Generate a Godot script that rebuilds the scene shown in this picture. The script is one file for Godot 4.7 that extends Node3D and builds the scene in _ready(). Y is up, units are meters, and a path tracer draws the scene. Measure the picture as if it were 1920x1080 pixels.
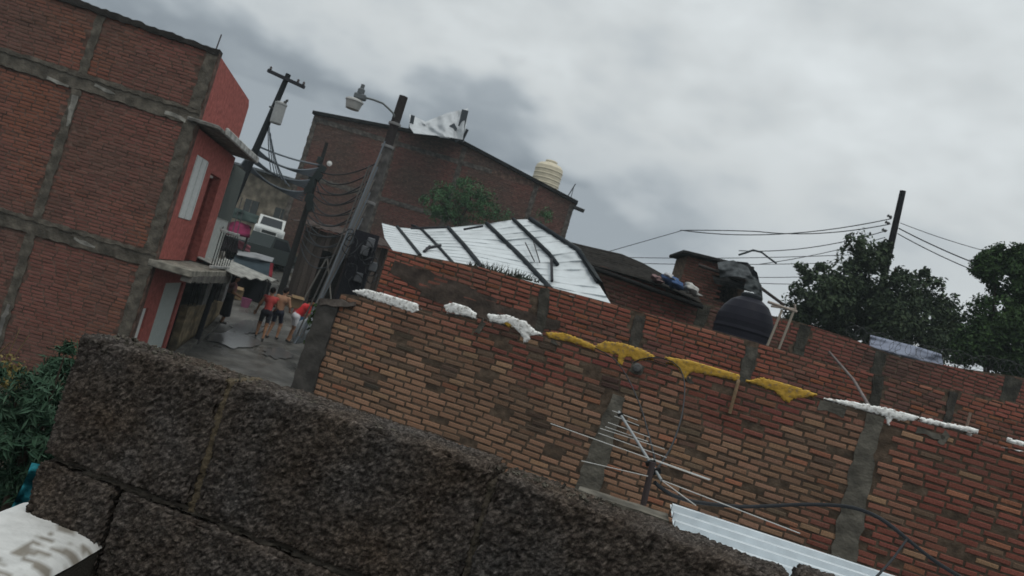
extends Node3D
# A tilted photograph from a roof terrace: storm-damaged roofs, brick walls, a steep wet street.

const EYE := Vector3(0, 6.0, 0)
const F := 1500.0
const RISE := 0.12
const DULL := ["dark iron", "cable black", "cable grey", "old wood", "leaf", "bark", "rusty sheet", "mossy roof", "black plastic", "cinder block", "dark inside", "cloth", "dark roofing", "hair"]
var cam_basis: Basis
var used := {}
var mats := {}
var tex := {}
var noise_a := FastNoiseLite.new()
var noise_b := FastNoiseLite.new()
var noise_c := FastNoiseLite.new()

# ------------------------------------------------------------------ mesh collector
class MB:
	var v := PackedVector3Array()
	var n := PackedVector3Array()
	var c := PackedColorArray()
	func tri(a: Vector3, b: Vector3, d: Vector3, col: Color) -> void:   # counter-clockwise from outside
		var nn := (b - a).cross(d - a).normalized()
		v.append(a); v.append(d); v.append(b)
		n.append(nn); n.append(nn); n.append(nn)
		c.append(col); c.append(col); c.append(col)
	func tri_n(a: Vector3, b: Vector3, d: Vector3, na: Vector3, nb: Vector3, nd: Vector3, ca: Color, cb: Color, cd: Color) -> void:
		v.append(a); v.append(d); v.append(b)
		n.append(na); n.append(nd); n.append(nb)
		c.append(ca); c.append(cd); c.append(cb)
	func quad(a: Vector3, b: Vector3, d: Vector3, e: Vector3, col: Color) -> void:
		tri(a, b, d, col); tri(a, d, e, col)
	func box(t: Transform3D, s: Vector3, col := Color.WHITE, bev := 0.0) -> void:
		var h := s * 0.5
		var b := minf(bev, minf(h.x, minf(h.y, h.z)) * 0.9)
		if b <= 0.0:
			var p := []
			for i in 8:
				p.append(t * Vector3(h.x if i & 1 else -h.x, h.y if i & 2 else -h.y, h.z if i & 4 else -h.z))
			quad(p[4], p[5], p[7], p[6], col); quad(p[1], p[0], p[2], p[3], col)
			quad(p[5], p[1], p[3], p[7], col); quad(p[0], p[4], p[6], p[2], col)
			quad(p[6], p[7], p[3], p[2], col); quad(p[0], p[1], p[5], p[4], col)
			return
		var axes := [Vector3(1, 0, 0), Vector3(0, 1, 0), Vector3(0, 0, 1)]
		var k := h - Vector3(b, b, b)
		for ax in 3:
			var u: Vector3 = axes[(ax + 1) % 3]
			var w: Vector3 = axes[(ax + 2) % 3]
			var a: Vector3 = axes[ax]
			var ha := h[ax]; var ku := k[(ax + 1) % 3]; var kw := k[(ax + 2) % 3]
			for sg in [-1.0, 1.0]:
				var q := [a * ha * sg - u * ku - w * kw, a * ha * sg + u * ku - w * kw, a * ha * sg + u * ku + w * kw, a * ha * sg - u * ku + w * kw]
				if sg < 0: q.reverse()
				quad(t * q[0], t * q[1], t * q[2], t * q[3], col)
			var hu := h[(ax + 1) % 3]; var ka := k[ax]
			for sa in [-1.0, 1.0]:
				for su in [-1.0, 1.0]:
					var q := [a * ha * sa + u * ku * su - w * kw, a * ka * sa + u * hu * su - w * kw, a * ka * sa + u * hu * su + w * kw, a * ha * sa + u * ku * su + w * kw]
					if sa * su < 0: q.reverse()
					quad(t * q[0], t * q[1], t * q[2], t * q[3], col)
		for i in 8:
			var s3 := Vector3(1 if i & 1 else -1, 1 if i & 2 else -1, 1 if i & 4 else -1)
			var q := [Vector3(h.x, k.y, k.z) * s3, Vector3(k.x, h.y, k.z) * s3, Vector3(k.x, k.y, h.z) * s3]
			if s3.x * s3.y * s3.z < 0: q.reverse()
			tri(t * q[0], t * q[1], t * q[2], col)
	func tube(pts: Array, radii: Array, sides := 8, col := Color.WHITE, caps := true) -> void:
		var rings := []
		var norms := []
		var ref := Vector3(0.31, 0.17, 0.93)
		for i in pts.size():
			var d: Vector3 = (pts[mini(i + 1, pts.size() - 1)] - pts[maxi(i - 1, 0)]).normalized()
			var x := d.cross(ref).normalized()
			var y := d.cross(x).normalized()
			var r: float = radii[mini(i, radii.size() - 1)]
			var ring := []
			var nr := []
			for j in sides:
				var an := TAU * j / sides
				var o := x * cos(an) + y * sin(an)
				nr.append(o); ring.append(pts[i] + o * r)
			rings.append(ring); norms.append(nr)
		for i in pts.size() - 1:
			for j in sides:
				var k := (j + 1) % sides
				tri_n(rings[i][j], rings[i][k], rings[i + 1][k], norms[i][j], norms[i][k], norms[i + 1][k], col, col, col)
				tri_n(rings[i][j], rings[i + 1][k], rings[i + 1][j], norms[i][j], norms[i + 1][k], norms[i + 1][j], col, col, col)
		if caps:
			for j in range(1, sides - 1):
				tri(rings[0][0], rings[0][j + 1], rings[0][j], col)
				var l := rings.size() - 1
				tri(rings[l][0], rings[l][j], rings[l][j + 1], col)
	func lathe(base: Vector3, up: Vector3, prof: Array, sides := 24, col := Color.WHITE) -> void:   # prof: Vector2(radius, height)
		var x := up.cross(Vector3(0.3, 0.1, 0.9)).normalized()
		var y := up.cross(x).normalized()
		for i in prof.size() - 1:
			var p0: Vector2 = prof[i]
			var p1: Vector2 = prof[i + 1]
			var sl := Vector2(p1.y - p0.y, p0.x - p1.x).normalized()
			for j in sides:
				var o0 := x * cos(TAU * j / sides) + y * sin(TAU * j / sides)
				var o1 := x * cos(TAU * (j + 1) / sides) + y * sin(TAU * (j + 1) / sides)
				var a := base + up * p0.y + o0 * p0.x
				var b := base + up * p0.y + o1 * p0.x
				var d := base + up * p1.y + o1 * p1.x
				var e := base + up * p1.y + o0 * p1.x
				var n0 := o0 * sl.x + up * sl.y
				var n1 := o1 * sl.x + up * sl.y
				tri_n(a, b, d, n0, n1, n1, col, col, col)
				tri_n(a, d, e, n0, n1, n0, col, col, col)
	func prism(poly: PackedVector2Array, t: Transform3D, depth: float, col := Color.WHITE) -> void:   # poly in local xy, extruded from z = 0 to z = depth
		var q := poly
		if Geometry2D.is_polygon_clockwise(q): q.reverse()
		var ix := Geometry2D.triangulate_polygon(q)
		for i in range(0, ix.size(), 3):
			var a := q[ix[i]]; var b := q[ix[i + 1]]; var d := q[ix[i + 2]]
			if (b - a).cross(d - a) < 0:
				var s := b; b = d; d = s
			tri(t * Vector3(a.x, a.y, depth), t * Vector3(b.x, b.y, depth), t * Vector3(d.x, d.y, depth), col)
			tri(t * Vector3(a.x, a.y, 0), t * Vector3(d.x, d.y, 0), t * Vector3(b.x, b.y, 0), col)
		for i in q.size():
			var a := q[i]; var b := q[(i + 1) % q.size()]
			quad(t * Vector3(a.x, a.y, 0), t * Vector3(b.x, b.y, 0), t * Vector3(b.x, b.y, depth), t * Vector3(a.x, a.y, depth), col)
	func grid(rows: Array, col: Color, thick := 0.0) -> void:   # rows of Vector3 rows; a sheet with smooth normals, doubled when thick
		var nr := rows.size(); var nc: int = rows[0].size()
		var nn := []
		for i in nr:
			var l := []
			for j in nc:
				var dx: Vector3 = rows[i][mini(j + 1, nc - 1)] - rows[i][maxi(j - 1, 0)]
				var dy: Vector3 = rows[mini(i + 1, nr - 1)][j] - rows[maxi(i - 1, 0)][j]
				l.append(dx.cross(dy).normalized())
			nn.append(l)
		for s in ([1.0, -1.0] if thick > 0 else [1.0]):
			for i in nr - 1:
				for j in nc - 1:
					var p := []; var m := []
					for q in [[i, j], [i, j + 1], [i + 1, j + 1], [i + 1, j]]:
						p.append(rows[q[0]][q[1]] + nn[q[0]][q[1]] * thick * 0.5 * s); m.append(nn[q[0]][q[1]] * s)
					if s > 0:
						tri_n(p[0], p[1], p[2], m[0], m[1], m[2], col, col, col); tri_n(p[0], p[2], p[3], m[0], m[2], m[3], col, col, col)
					else:
						tri_n(p[0], p[2], p[1], m[0], m[2], m[1], col, col, col); tri_n(p[0], p[3], p[2], m[0], m[3], m[2], col, col, col)
	func mesh(off := Vector3.ZERO) -> ArrayMesh:
		var arr := []
		arr.resize(Mesh.ARRAY_MAX)
		var w := v
		if off != Vector3.ZERO:
			w = Transform3D(Basis(), -off) * v
		arr[Mesh.ARRAY_VERTEX] = w
		arr[Mesh.ARRAY_NORMAL] = n
		arr[Mesh.ARRAY_COLOR] = c
		var m := ArrayMesh.new()
		m.add_surface_from_arrays(Mesh.PRIMITIVE_TRIANGLES, arr)
		return m

# ------------------------------------------------------------------ pixels (of the 1920 x 1080 photograph) to places
func ray(px: float, py: float) -> Vector3:
	var d := cam_basis * Vector3((px - 960.0) / F, -(py - 540.0) / F, -1.0)
	return d / -d.z
func at(px: float, py: float, depth: float) -> Vector3:
	return EYE + ray(px, py) * depth
func on_ground(px: float, py: float) -> Vector3:
	var d := ray(px, py)
	return EYE + d * (6.0 / (RISE - d.y))
func at_height(px: float, py: float, y: float) -> Vector3:
	var d := ray(px, py)
	return EYE + d * ((y - EYE.y) / d.y)
func on_plane(px: float, py: float, a: Vector3, nrm: Vector3) -> Vector3:
	var d := ray(px, py)
	return EYE + d * ((a - EYE).dot(nrm) / d.dot(nrm))
func pixel(p: Vector3) -> Vector2:
	var q := cam_basis.inverse() * (p - EYE)
	return Vector2(960.0 + F * q.x / -q.z, 540.0 - F * q.y / -q.z)
func ground_y(depth: float) -> float:
	if depth < 25.0: return RISE * depth
	if depth < 40.0: return 3.0 + 0.19 * (depth - 25.0)
	return 5.85 + 0.03 * (minf(depth, 60.0) - 40.0) - 0.008 * clampf(depth - 60.0, 0.0, 200.0)

# ------------------------------------------------------------------ materials
func lin(r: float, g: float, b: float) -> Color:
	return Color(r, g, b).linear_to_srgb()
func noise_tex(key: String, freq: float, oct: int, lo: float, hi: float, size := 512, type := FastNoiseLite.TYPE_SIMPLEX_SMOOTH) -> NoiseTexture2D:
	if tex.has(key): return tex[key]
	var nz := FastNoiseLite.new()
	nz.seed = key.hash() % 1000; nz.frequency = freq; nz.fractal_octaves = oct; nz.noise_type = type
	var t := NoiseTexture2D.new()
	t.width = size; t.height = size; t.seamless = true; t.noise = nz
	var g := Gradient.new()
	g.offsets = PackedFloat32Array([0.0, 0.5, 1.0])
	var mid := (lo + hi) * 0.5
	g.colors = PackedColorArray([Color(lo, lo, lo), Color(mid, mid, mid), Color(hi, hi, hi)])
	t.color_ramp = g
	tex[key] = t
	return t
func bump_tex(key: String, freq: float, strength: float) -> NoiseTexture2D:
	if tex.has(key): return tex[key]
	var nz := FastNoiseLite.new()
	nz.seed = key.hash() % 1000; nz.frequency = freq; nz.fractal_octaves = 4
	var t := NoiseTexture2D.new()
	t.width = 512; t.height = 512; t.seamless = true; t.noise = nz; t.as_normal_map = true; t.bump_strength = strength
	tex[key] = t
	return t
func mat(key: String, col := Color.WHITE, rough := 0.9, grain := "fine", size := 1.0, bump := 0.0, metal := 0.0) -> StandardMaterial3D:
	if mats.has(key): return mats[key]
	var m := StandardMaterial3D.new()
	m.resource_name = key
	m.albedo_color = col
	m.roughness = rough
	m.metallic = metal
	m.metallic_specular = 0.12 if key in DULL else 0.3
	m.vertex_color_use_as_albedo = true
	if grain != "":
		m.uv1_triplanar = true; m.uv1_world_triplanar = true
		m.uv1_scale = Vector3.ONE / size
		if grain == "fine": m.albedo_texture = noise_tex("fine", 0.03, 5, 0.7, 1.0)
		elif grain == "blotch": m.albedo_texture = noise_tex("blotch", 0.008, 6, 0.52, 1.0)
		elif grain == "speckle": m.albedo_texture = noise_tex("speckle", 0.13, 3, 0.5, 1.0)
		elif grain == "faint": m.albedo_texture = noise_tex("faint", 0.012, 5, 0.88, 1.0)
		if bump > 0.0:
			m.normal_enabled = true; m.normal_texture = bump_tex("bump", 0.04, 6.0); m.normal_scale = bump
	mats[key] = m
	return m

# ------------------------------------------------------------------ things and parts
func numbered(called: String) -> String:
	used[called] = used.get(called, -1) + 1
	return called if used[called] == 0 else "%s_%03d" % [called, used[called]]
func thing(called: String, label: String, category: String, where := Vector3.ZERO, group := "") -> Node3D:
	var o := Node3D.new()
	o.name = numbered(called); o.position = where
	o.set_meta("label", label); o.set_meta("category", category)
	if group: o.set_meta("group", group)
	add_child(o)
	return o
func origin_of(o: Node) -> Vector3:
	var s := Vector3.ZERO
	while o is Node3D and o != self:
		s += o.position; o = o.get_parent()
	return s
func part(parent: Node, called: String, mb: MB, m: Material, label := "", kind := "") -> MeshInstance3D:
	var o := MeshInstance3D.new()
	o.name = called
	o.mesh = mb.mesh(origin_of(parent))
	o.material_override = m
	if label: o.set_meta("label", label)
	if kind: o.set_meta("kind", kind)
	parent.add_child(o, true)
	return o
func single(called: String, mb: MB, m: Material, label: String, category: String, where: Vector3, group := "") -> MeshInstance3D:
	var o := MeshInstance3D.new()
	o.name = numbered(called); o.position = where
	o.mesh = mb.mesh(where); o.material_override = m
	o.set_meta("label", label); o.set_meta("category", category)
	if group: o.set_meta("group", group)
	add_child(o)
	return o
func structure(called: String, mb: MB, m: Material) -> MeshInstance3D:
	var o := MeshInstance3D.new()
	o.name = called; o.mesh = mb.mesh(); o.material_override = m
	o.set_meta("kind", "structure")
	add_child(o)
	return o
func frame(o: Vector3, x: Vector3, z: Vector3) -> Transform3D:   # x along, z outwards
	return Transform3D(Basis(x, Vector3.UP, z), o)
func lerp_table(t: Array, s: float) -> float:   # t: Vector2(s, value), rising s
	if s <= t[0].x: return t[0].y
	for i in t.size() - 1:
		if s <= t[i + 1].x:
			return lerpf(t[i].y, t[i + 1].y, (s - t[i].x) / (t[i + 1].x - t[i].x))
	return t[t.size() - 1].y

# ------------------------------------------------------------------ brick walls: wall frame w (x along, y up from its origin, z towards the viewer)
func brick_shape(rng: RandomNumberGenerator) -> MB:   # a worn unit brick, face at z = 1, open at the back
	var mb := MB.new()
	var j := func(a: float) -> float: return rng.randf_range(-a, a)
	var ex := 0.03; var ey := 0.09
	var fr := []; var sd := []; var bk := []
	for q in [Vector2(-1, -1), Vector2(1, -1), Vector2(1, 1), Vector2(-1, 1)]:
		fr.append(Vector3(q.x * (0.5 - ex - absf(j.call(0.03))), q.y * (0.5 - ey - absf(j.call(0.08))), 1.0 + j.call(0.12)))
		sd.append(Vector3(q.x * (0.5 - absf(j.call(0.02))), q.y * (0.5 - absf(j.call(0.04))), 0.6))
		bk.append(Vector3(sd[sd.size() - 1].x, sd[sd.size() - 1].y, -0.2))
	mb.quad(fr[0], fr[1], fr[2], fr[3], Color.WHITE)
	for i in 4:
		var k := (i + 1) % 4
		mb.quad(sd[i], sd[k], fr[k], fr[i], Color.WHITE)
		mb.quad(bk[i], bk[k], sd[k], sd[i], Color.WHITE)
	return mb
func lay_bricks(owner: Node3D, w: Transform3D, length: float, h0: float, top: Callable, bl: float, bh: float, proud: float, skip: Callable, colour: Callable, n_parts: int, seen: Callable, mkey: String, sd: int, start := 0.0) -> void:
	var rng := RandomNumberGenerator.new()
	rng.seed = sd
	var shapes := []
	for i in 6: shapes.append(brick_shape(rng))
	var list := []
	var joint := bh * 0.16
	var row := 0
	var y := h0
	while true:
		var any := false
		var s := start - (bl * 0.5 if row % 2 else 0.0) + rng.randf_range(-0.02, 0.02)
		while s < length:
			var l := bl * rng.randf_range(0.9, 1.08)
			var a := maxf(s, start); var b := minf(s + l, length)
			s += l
			if b - a < bl * 0.25: continue
			var mid := (a + b) * 0.5
			var tp: float = minf(top.call(a), top.call(b))
			if y > tp - 0.02: continue
			any = true
			var hh := minf(bh, tp - y)
			if hh < bh * 0.35 or skip.call(mid, y + hh * 0.5): continue
			var sag := 0.05 * noise_a.get_noise_2d(mid * 8.0, y * 3.0) + rng.randf_range(-0.004, 0.004)
			joint = bh * rng.randf_range(0.22, 0.4)
			var col: Color = colour.call(mid, y, rng)
			list.append([mid, y + hh * 0.5 + sag, b - a - joint * 0.9, hh - joint, proud * rng.randf_range(0.3, 1.25), col, rng.randi() % 6, rng.randf_range(-0.02, 0.02)])
		y += bh
		row += 1
		if not any and y > h0 + 0.5: break
		if row > 200: break
	var ranked := []
	for i in list.size():
		var e: Array = list[i]
		var p := w * Vector3(e[0], e[1], 0)
		if n_parts > 0 and seen.call(pixel(p)):
			ranked.append([(p - EYE).length(), i])
	ranked.sort_custom(func(a, b): return a[0] < b[0])
	var own := {}
	for i in mini(n_parts, ranked.size()): own[ranked[i][1]] = true
	var rest := MB.new()
	var unit := []
	for s in shapes: unit.append(s.mesh())
	var off := origin_of(owner)
	for i in list.size():
		var e: Array = list[i]
		var t := w * Transform3D(Basis(Vector3.BACK, e[7]) * Basis.from_scale(Vector3(e[2], e[3], e[4])), Vector3(e[0], e[1], 0))
		if own.has(i):
			var o := MeshInstance3D.new()
			o.name = "brick"
			o.mesh = unit[e[6]]
			o.transform = Transform3D(t.basis, t.origin - off)
			o.material_override = brick_mat(mkey, e[5])
			owner.add_child(o, true)
		else:
			var sh: MB = shapes[e[6]]
			var nb := t.basis.inverse().transposed()
			for k in sh.v.size():
				rest.v.append(t * sh.v[k]); rest.n.append((nb * sh.n[k]).normalized()); rest.c.append(e[5])
	if rest.v.size():
		part(owner, "brickwork", rest, mat(mkey, Color.WHITE, 0.92, "fine", 0.35, 0.6), "", "stuff")
func brick_mat(mkey: String, c: Color) -> StandardMaterial3D:
	var q := Color(snappedf(c.r, 0.02), snappedf(c.g, 0.012), snappedf(c.b, 0.01))
	var key := "%s %.3f %.3f %.3f" % [mkey, q.r, q.g, q.b]
	if mats.has(key): return mats[key]
	var m: StandardMaterial3D = mat(mkey, Color.WHITE, 0.92, "fine", 0.35, 0.6).duplicate()
	m.vertex_color_use_as_albedo = false
	m.albedo_color = q.linear_to_srgb()
	mats[key] = m
	return m
func wall_core(owner: Node3D, w: Transform3D, s0: float, s1: float, h0: float, top: Callable, thick: float, m: Material, step := 0.35, called := "mortar_bed") -> void:
	var mb := MB.new()
	var n := maxi(1, int(ceil((s1 - s0) / step)))
	for i in n:
		var a := lerpf(s0, s1, float(i) / n); var b := lerpf(s0, s1, float(i + 1) / n)
		var ta: float = top.call(a); var tb: float = top.call(b)
		var W := Color.WHITE
		mb.quad(w * Vector3(a, h0, 0), w * Vector3(b, h0, 0), w * Vector3(b, tb, 0), w * Vector3(a, ta, 0), W)
		mb.quad(w * Vector3(b, h0, -thick), w * Vector3(a, h0, -thick), w * Vector3(a, ta, -thick), w * Vector3(b, tb, -thick), W)
		mb.quad(w * Vector3(a, ta, 0), w * Vector3(b, tb, 0), w * Vector3(b, tb, -thick), w * Vector3(a, ta, -thick), W)
		if i == 0: mb.quad(w * Vector3(a, h0, -thick), w * Vector3(a, h0, 0), w * Vector3(a, ta, 0), w * Vector3(a, ta, -thick), W)
		if i == n - 1: mb.quad(w * Vector3(b, h0, 0), w * Vector3(b, h0, -thick), w * Vector3(b, tb, -thick), w * Vector3(b, tb, 0), W)
	part(owner, called, mb, m)
func rough_strip(mb: MB, w: Transform3D, path: Array, widths: Array, k0: float, k1: float, sd: int, col := Color.WHITE) -> void:   # a wavering plaster strip on a wall; path of Vector2 on the wall
	var rng := RandomNumberGenerator.new(); rng.seed = sd
	var n := 0
	var lft := []; var rgt := []
	for i in path.size() - 1:
		var a: Vector2 = path[i]; var b: Vector2 = path[i + 1]
		var m := maxi(2, int((b - a).length() / 0.09))
		for j in m + (1 if i == path.size() - 2 else 0):
			var f := float(j) / m
			var p := a.lerp(b, f)
			var wd := lerpf(widths[i], widths[i + 1], f)
			var d := (b - a).normalized().orthogonal()
			lft.append(p + d * (wd * 0.5 + rng.randf_range(-0.022, 0.022)))
			rgt.append(p - d * (wd * 0.5 + rng.randf_range(-0.022, 0.022)))
			n += 1
	for i in n - 1:
		var q := [lft[i], lft[i + 1], rgt[i + 1], rgt[i]]
		var fr := []; var bk := []
		for p in q:
			fr.append(w * Vector3(p.x, p.y, k1)); bk.append(w * Vector3(p.x, p.y, k0))
		if (q[1] - q[0]).cross(q[2] - q[0]) < 0:
			fr.reverse(); bk.reverse()
		mb.quad(fr[0], fr[1], fr[2], fr[3], col)
		for e in 4:
			var g := (e + 1) % 4
			mb.quad(bk[e], bk[g], fr[g], fr[e], col)

# ------------------------------------------------------------------ cables, leaves
func cable(p0: Vector3, p1: Vector3, sag: float, r: float, n := 14) -> MB:
	var mb := MB.new()
	var pts := []
	for i in n + 1:
		var f := float(i) / n
		pts.append(p0.lerp(p1, f) + Vector3.DOWN * sag * 4.0 * f * (1.0 - f))
	mb.tube(pts, [r], 5, Color.WHITE)
	return mb
func leaves(mb: MB, blobs: Array, count: int, size: float, c0: Color, c1: Color, sd: int, gap := -0.05, gfreq := 1.4, long := 1.8) -> void:
	var rng := RandomNumberGenerator.new(); rng.seed = sd
	var wsum := 0.0
	for b in blobs: wsum += b[1].x * b[1].y
	for b in blobs:
		var k := int(count * b[1].x * b[1].y / wsum)
		for i in k:
			var d := Vector3(rng.randfn(), rng.randfn(), rng.randfn()).normalized()
			var rr := pow(rng.randf(), 0.42)
			var lump := 1.0 + 0.38 * noise_b.get_noise_3dv(d * 60.0 + b[0] * 13.0)
			var p: Vector3 = b[0] + d * b[1] * rr * lump
			if noise_b.get_noise_3dv(p * 40.0 * gfreq) < gap: continue
			var nrm := (d + Vector3(rng.randfn(), rng.randfn() + 0.6, rng.randfn()) * 0.7).normalized()
			var tx := nrm.cross(Vector3(rng.randfn(), rng.randfn(), rng.randfn())).normalized()
			var ty := nrm.cross(tx)
			var s := size * rng.randf_range(0.6, 1.3)
			var col := c0.lerp(c1, clampf(rng.randf() * 0.7 + 0.3 * (noise_b.get_noise_3dv(p * 30.0) + 0.5), 0, 1))
			var tip := p + tx * s * long * 0.5 - nrm * s * 0.2
			var tail := p - tx * s * long * 0.5 - nrm * s * 0.1
			mb.tri(tail, p + ty * s * 0.5, tip, col)
			mb.tri(tail, tip, p - ty * s * 0.5, col)
func tree(called: String, label: String, foot: Vector3, trunk: Array, radii: Array, limbs: Array, blobs: Array, count: int, size: float, c0: Color, c1: Color, sd: int, gap := -0.05, gfreq := 1.4, category := "tree", thin := 1.0, long := 1.8) -> Node3D:
	var t := thing(called, label, category, foot)
	var mb := MB.new()
	mb.tube(trunk, radii, 9, Color(0.07, 0.055, 0.045))
	for l in limbs: mb.tube(l, [0.07 * thin, 0.045 * thin, 0.02 * thin], 6, Color(0.07, 0.055, 0.045))
	part(t, "trunk", mb, mat("bark", Color.WHITE, 0.95, "fine", 0.4, 1.0))
	var cr := MB.new()
	leaves(cr, blobs, count, size, c0, c1, sd, gap, gfreq, long)
	var lm := mat("leaf", Color.WHITE, 0.55, "")
	lm.backlight_enabled = true; lm.backlight = Color(0.08, 0.1, 0.03)
	part(t, "crown", cr, lm)
	return t
# ------------------------------------------------------------------ people: tapered bones joined with a smooth minimum, meshed as surface nets
func net(st: SurfaceTool, base: int, bones: Array, cell: float, k: float, xf: Transform3D) -> int:
	var lo := Vector3(1e9, 1e9, 1e9); var hi := -lo
	for b in bones:
		for e in 2:
			var r: float = b[2 + e] + cell * 3.0
			lo = lo.min(b[e] - Vector3(r, r, r)); hi = hi.max(b[e] + Vector3(r, r, r))
	var nx := int((hi.x - lo.x) / cell) + 2; var ny := int((hi.y - lo.y) / cell) + 2; var nz := int((hi.z - lo.z) / cell) + 2
	var f := PackedFloat32Array(); f.resize(nx * ny * nz); f.fill(1.0)
	for b in bones:
		var a: Vector3 = b[0]; var ba: Vector3 = b[1] - b[0]
		var ra: float = b[2]; var rb: float = b[3]
		var m := maxf(ra, rb) + k + cell * 2.0
		var p0: Vector3 = (a.min(b[1]) - Vector3(m, m, m) - lo) / cell; var p1: Vector3 = (a.max(b[1]) + Vector3(m, m, m) - lo) / cell
		var l2 := maxf(ba.length_squared(), 1e-9)
		for z in range(maxi(0, int(p0.z)), mini(nz, int(p1.z) + 1)):
			for y in range(maxi(0, int(p0.y)), mini(ny, int(p1.y) + 1)):
				var row := (z * ny + y) * nx
				for x in range(maxi(0, int(p0.x)), mini(nx, int(p1.x) + 1)):
					var pa := lo + Vector3(x, y, z) * cell - a
					var h := clampf(pa.dot(ba) / l2, 0.0, 1.0)
					var d := (pa - ba * h).length() - lerpf(ra, rb, h)
					var o := f[row + x]
					var q := maxf(k - absf(o - d), 0.0) / k
					f[row + x] = minf(o, d) - q * q * k * 0.25
	var id := {}
	var n := base
	var sy := nx; var sz := nx * ny
	var corner := [0, 1, sy, sy + 1, sz, sz + 1, sz + sy, sz + sy + 1]
	var edges := [[0, 1], [2, 3], [4, 5], [6, 7], [0, 2], [1, 3], [4, 6], [5, 7], [0, 4], [1, 5], [2, 6], [3, 7]]
	for z in nz - 1:
		for y in ny - 1:
			for x in nx - 1:
				var i := z * sz + y * sy + x
				var mask := 0
				for c in 8:
					if f[i + corner[c]] < 0.0: mask |= 1 << c
				if mask == 0 or mask == 255: continue
				var s := Vector3.ZERO; var cnt := 0
				for e in edges:
					var fa := f[i + corner[e[0]]]; var fb := f[i + corner[e[1]]]
					if (fa < 0.0) != (fb < 0.0):
						var t := fa / (fa - fb)
						var ca := Vector3(e[0] & 1, (e[0] >> 1) & 1, (e[0] >> 2) & 1); var cb := Vector3(e[1] & 1, (e[1] >> 1) & 1, (e[1] >> 2) & 1)
						s += ca.lerp(cb, t); cnt += 1
				var p := lo + (Vector3(x, y, z) + s / cnt) * cell
				var best := 1e9; var col := Color.WHITE
				for b in bones:
					var ba: Vector3 = b[1] - b[0]
					var h := clampf((p - b[0]).dot(ba) / maxf(ba.length_squared(), 1e-9), 0.0, 1.0)
					var d: float = (p - b[0] - ba * h).length() - lerpf(b[2], b[3], h)
					if d < best:
						best = d
						col = b[4] if b.size() < 7 or h < b[5] else b[6]
				st.set_color(col); st.add_vertex(xf * p)
				id[i] = n; n += 1
	for z in range(1, nz - 1):
		for y in range(1, ny - 1):
			for x in range(1, nx - 1):
				var i := z * sz + y * sy + x
				var s0 := f[i] < 0.0
				for ax in 3:
					var st1: int = [1, sy, sz][ax]
					if (f[i + st1] < 0.0) == s0: continue
					var u: int = [sy, sz, 1][ax]; var v: int = [sz, 1, sy][ax]
					var q := [i, i - u, i - u - v, i - v]
					var ok := true
					for e in q: ok = ok and id.has(e)
					if not ok: continue
					var o := [id[q[0]], id[q[1]], id[q[2]], id[q[3]]]
					if s0: o.reverse()
					for e in [0, 1, 2, 0, 2, 3]: st.add_index(o[e])
	return n

func hand(w: Vector3, d: Vector3, side: Vector3, skin: Color) -> Array:
	var b := []
	var nrm := d.cross(side).normalized()
	b.append([w - d * 0.02, w + d * 0.02, 0.024, 0.026, skin])
	for i in 3: b.append([w + d * 0.02 + side * (i - 1) * 0.018, w + d * 0.075 + side * (i - 1) * 0.024, 0.017, 0.014, skin])
	var len := [0.06, 0.07, 0.065, 0.05]
	for i in 4:
		var r := w + d * 0.08 + side * (i - 1.5) * 0.02
		var m: Vector3 = r + d * len[i] * 0.55 + nrm * 0.012
		b.append([r, m, 0.0095, 0.0085, skin]); b.append([m, m + d * len[i] * 0.4 + nrm * 0.03, 0.0085, 0.007, skin])
	var t0 := w + d * 0.025 - side * 0.03
	b.append([t0, t0 + d * 0.035 - side * 0.025, 0.012, 0.01, skin]); b.append([t0 + d * 0.035 - side * 0.025, t0 + d * 0.065 - side * 0.028 + nrm * 0.012, 0.01, 0.008, skin])
	return b

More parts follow.
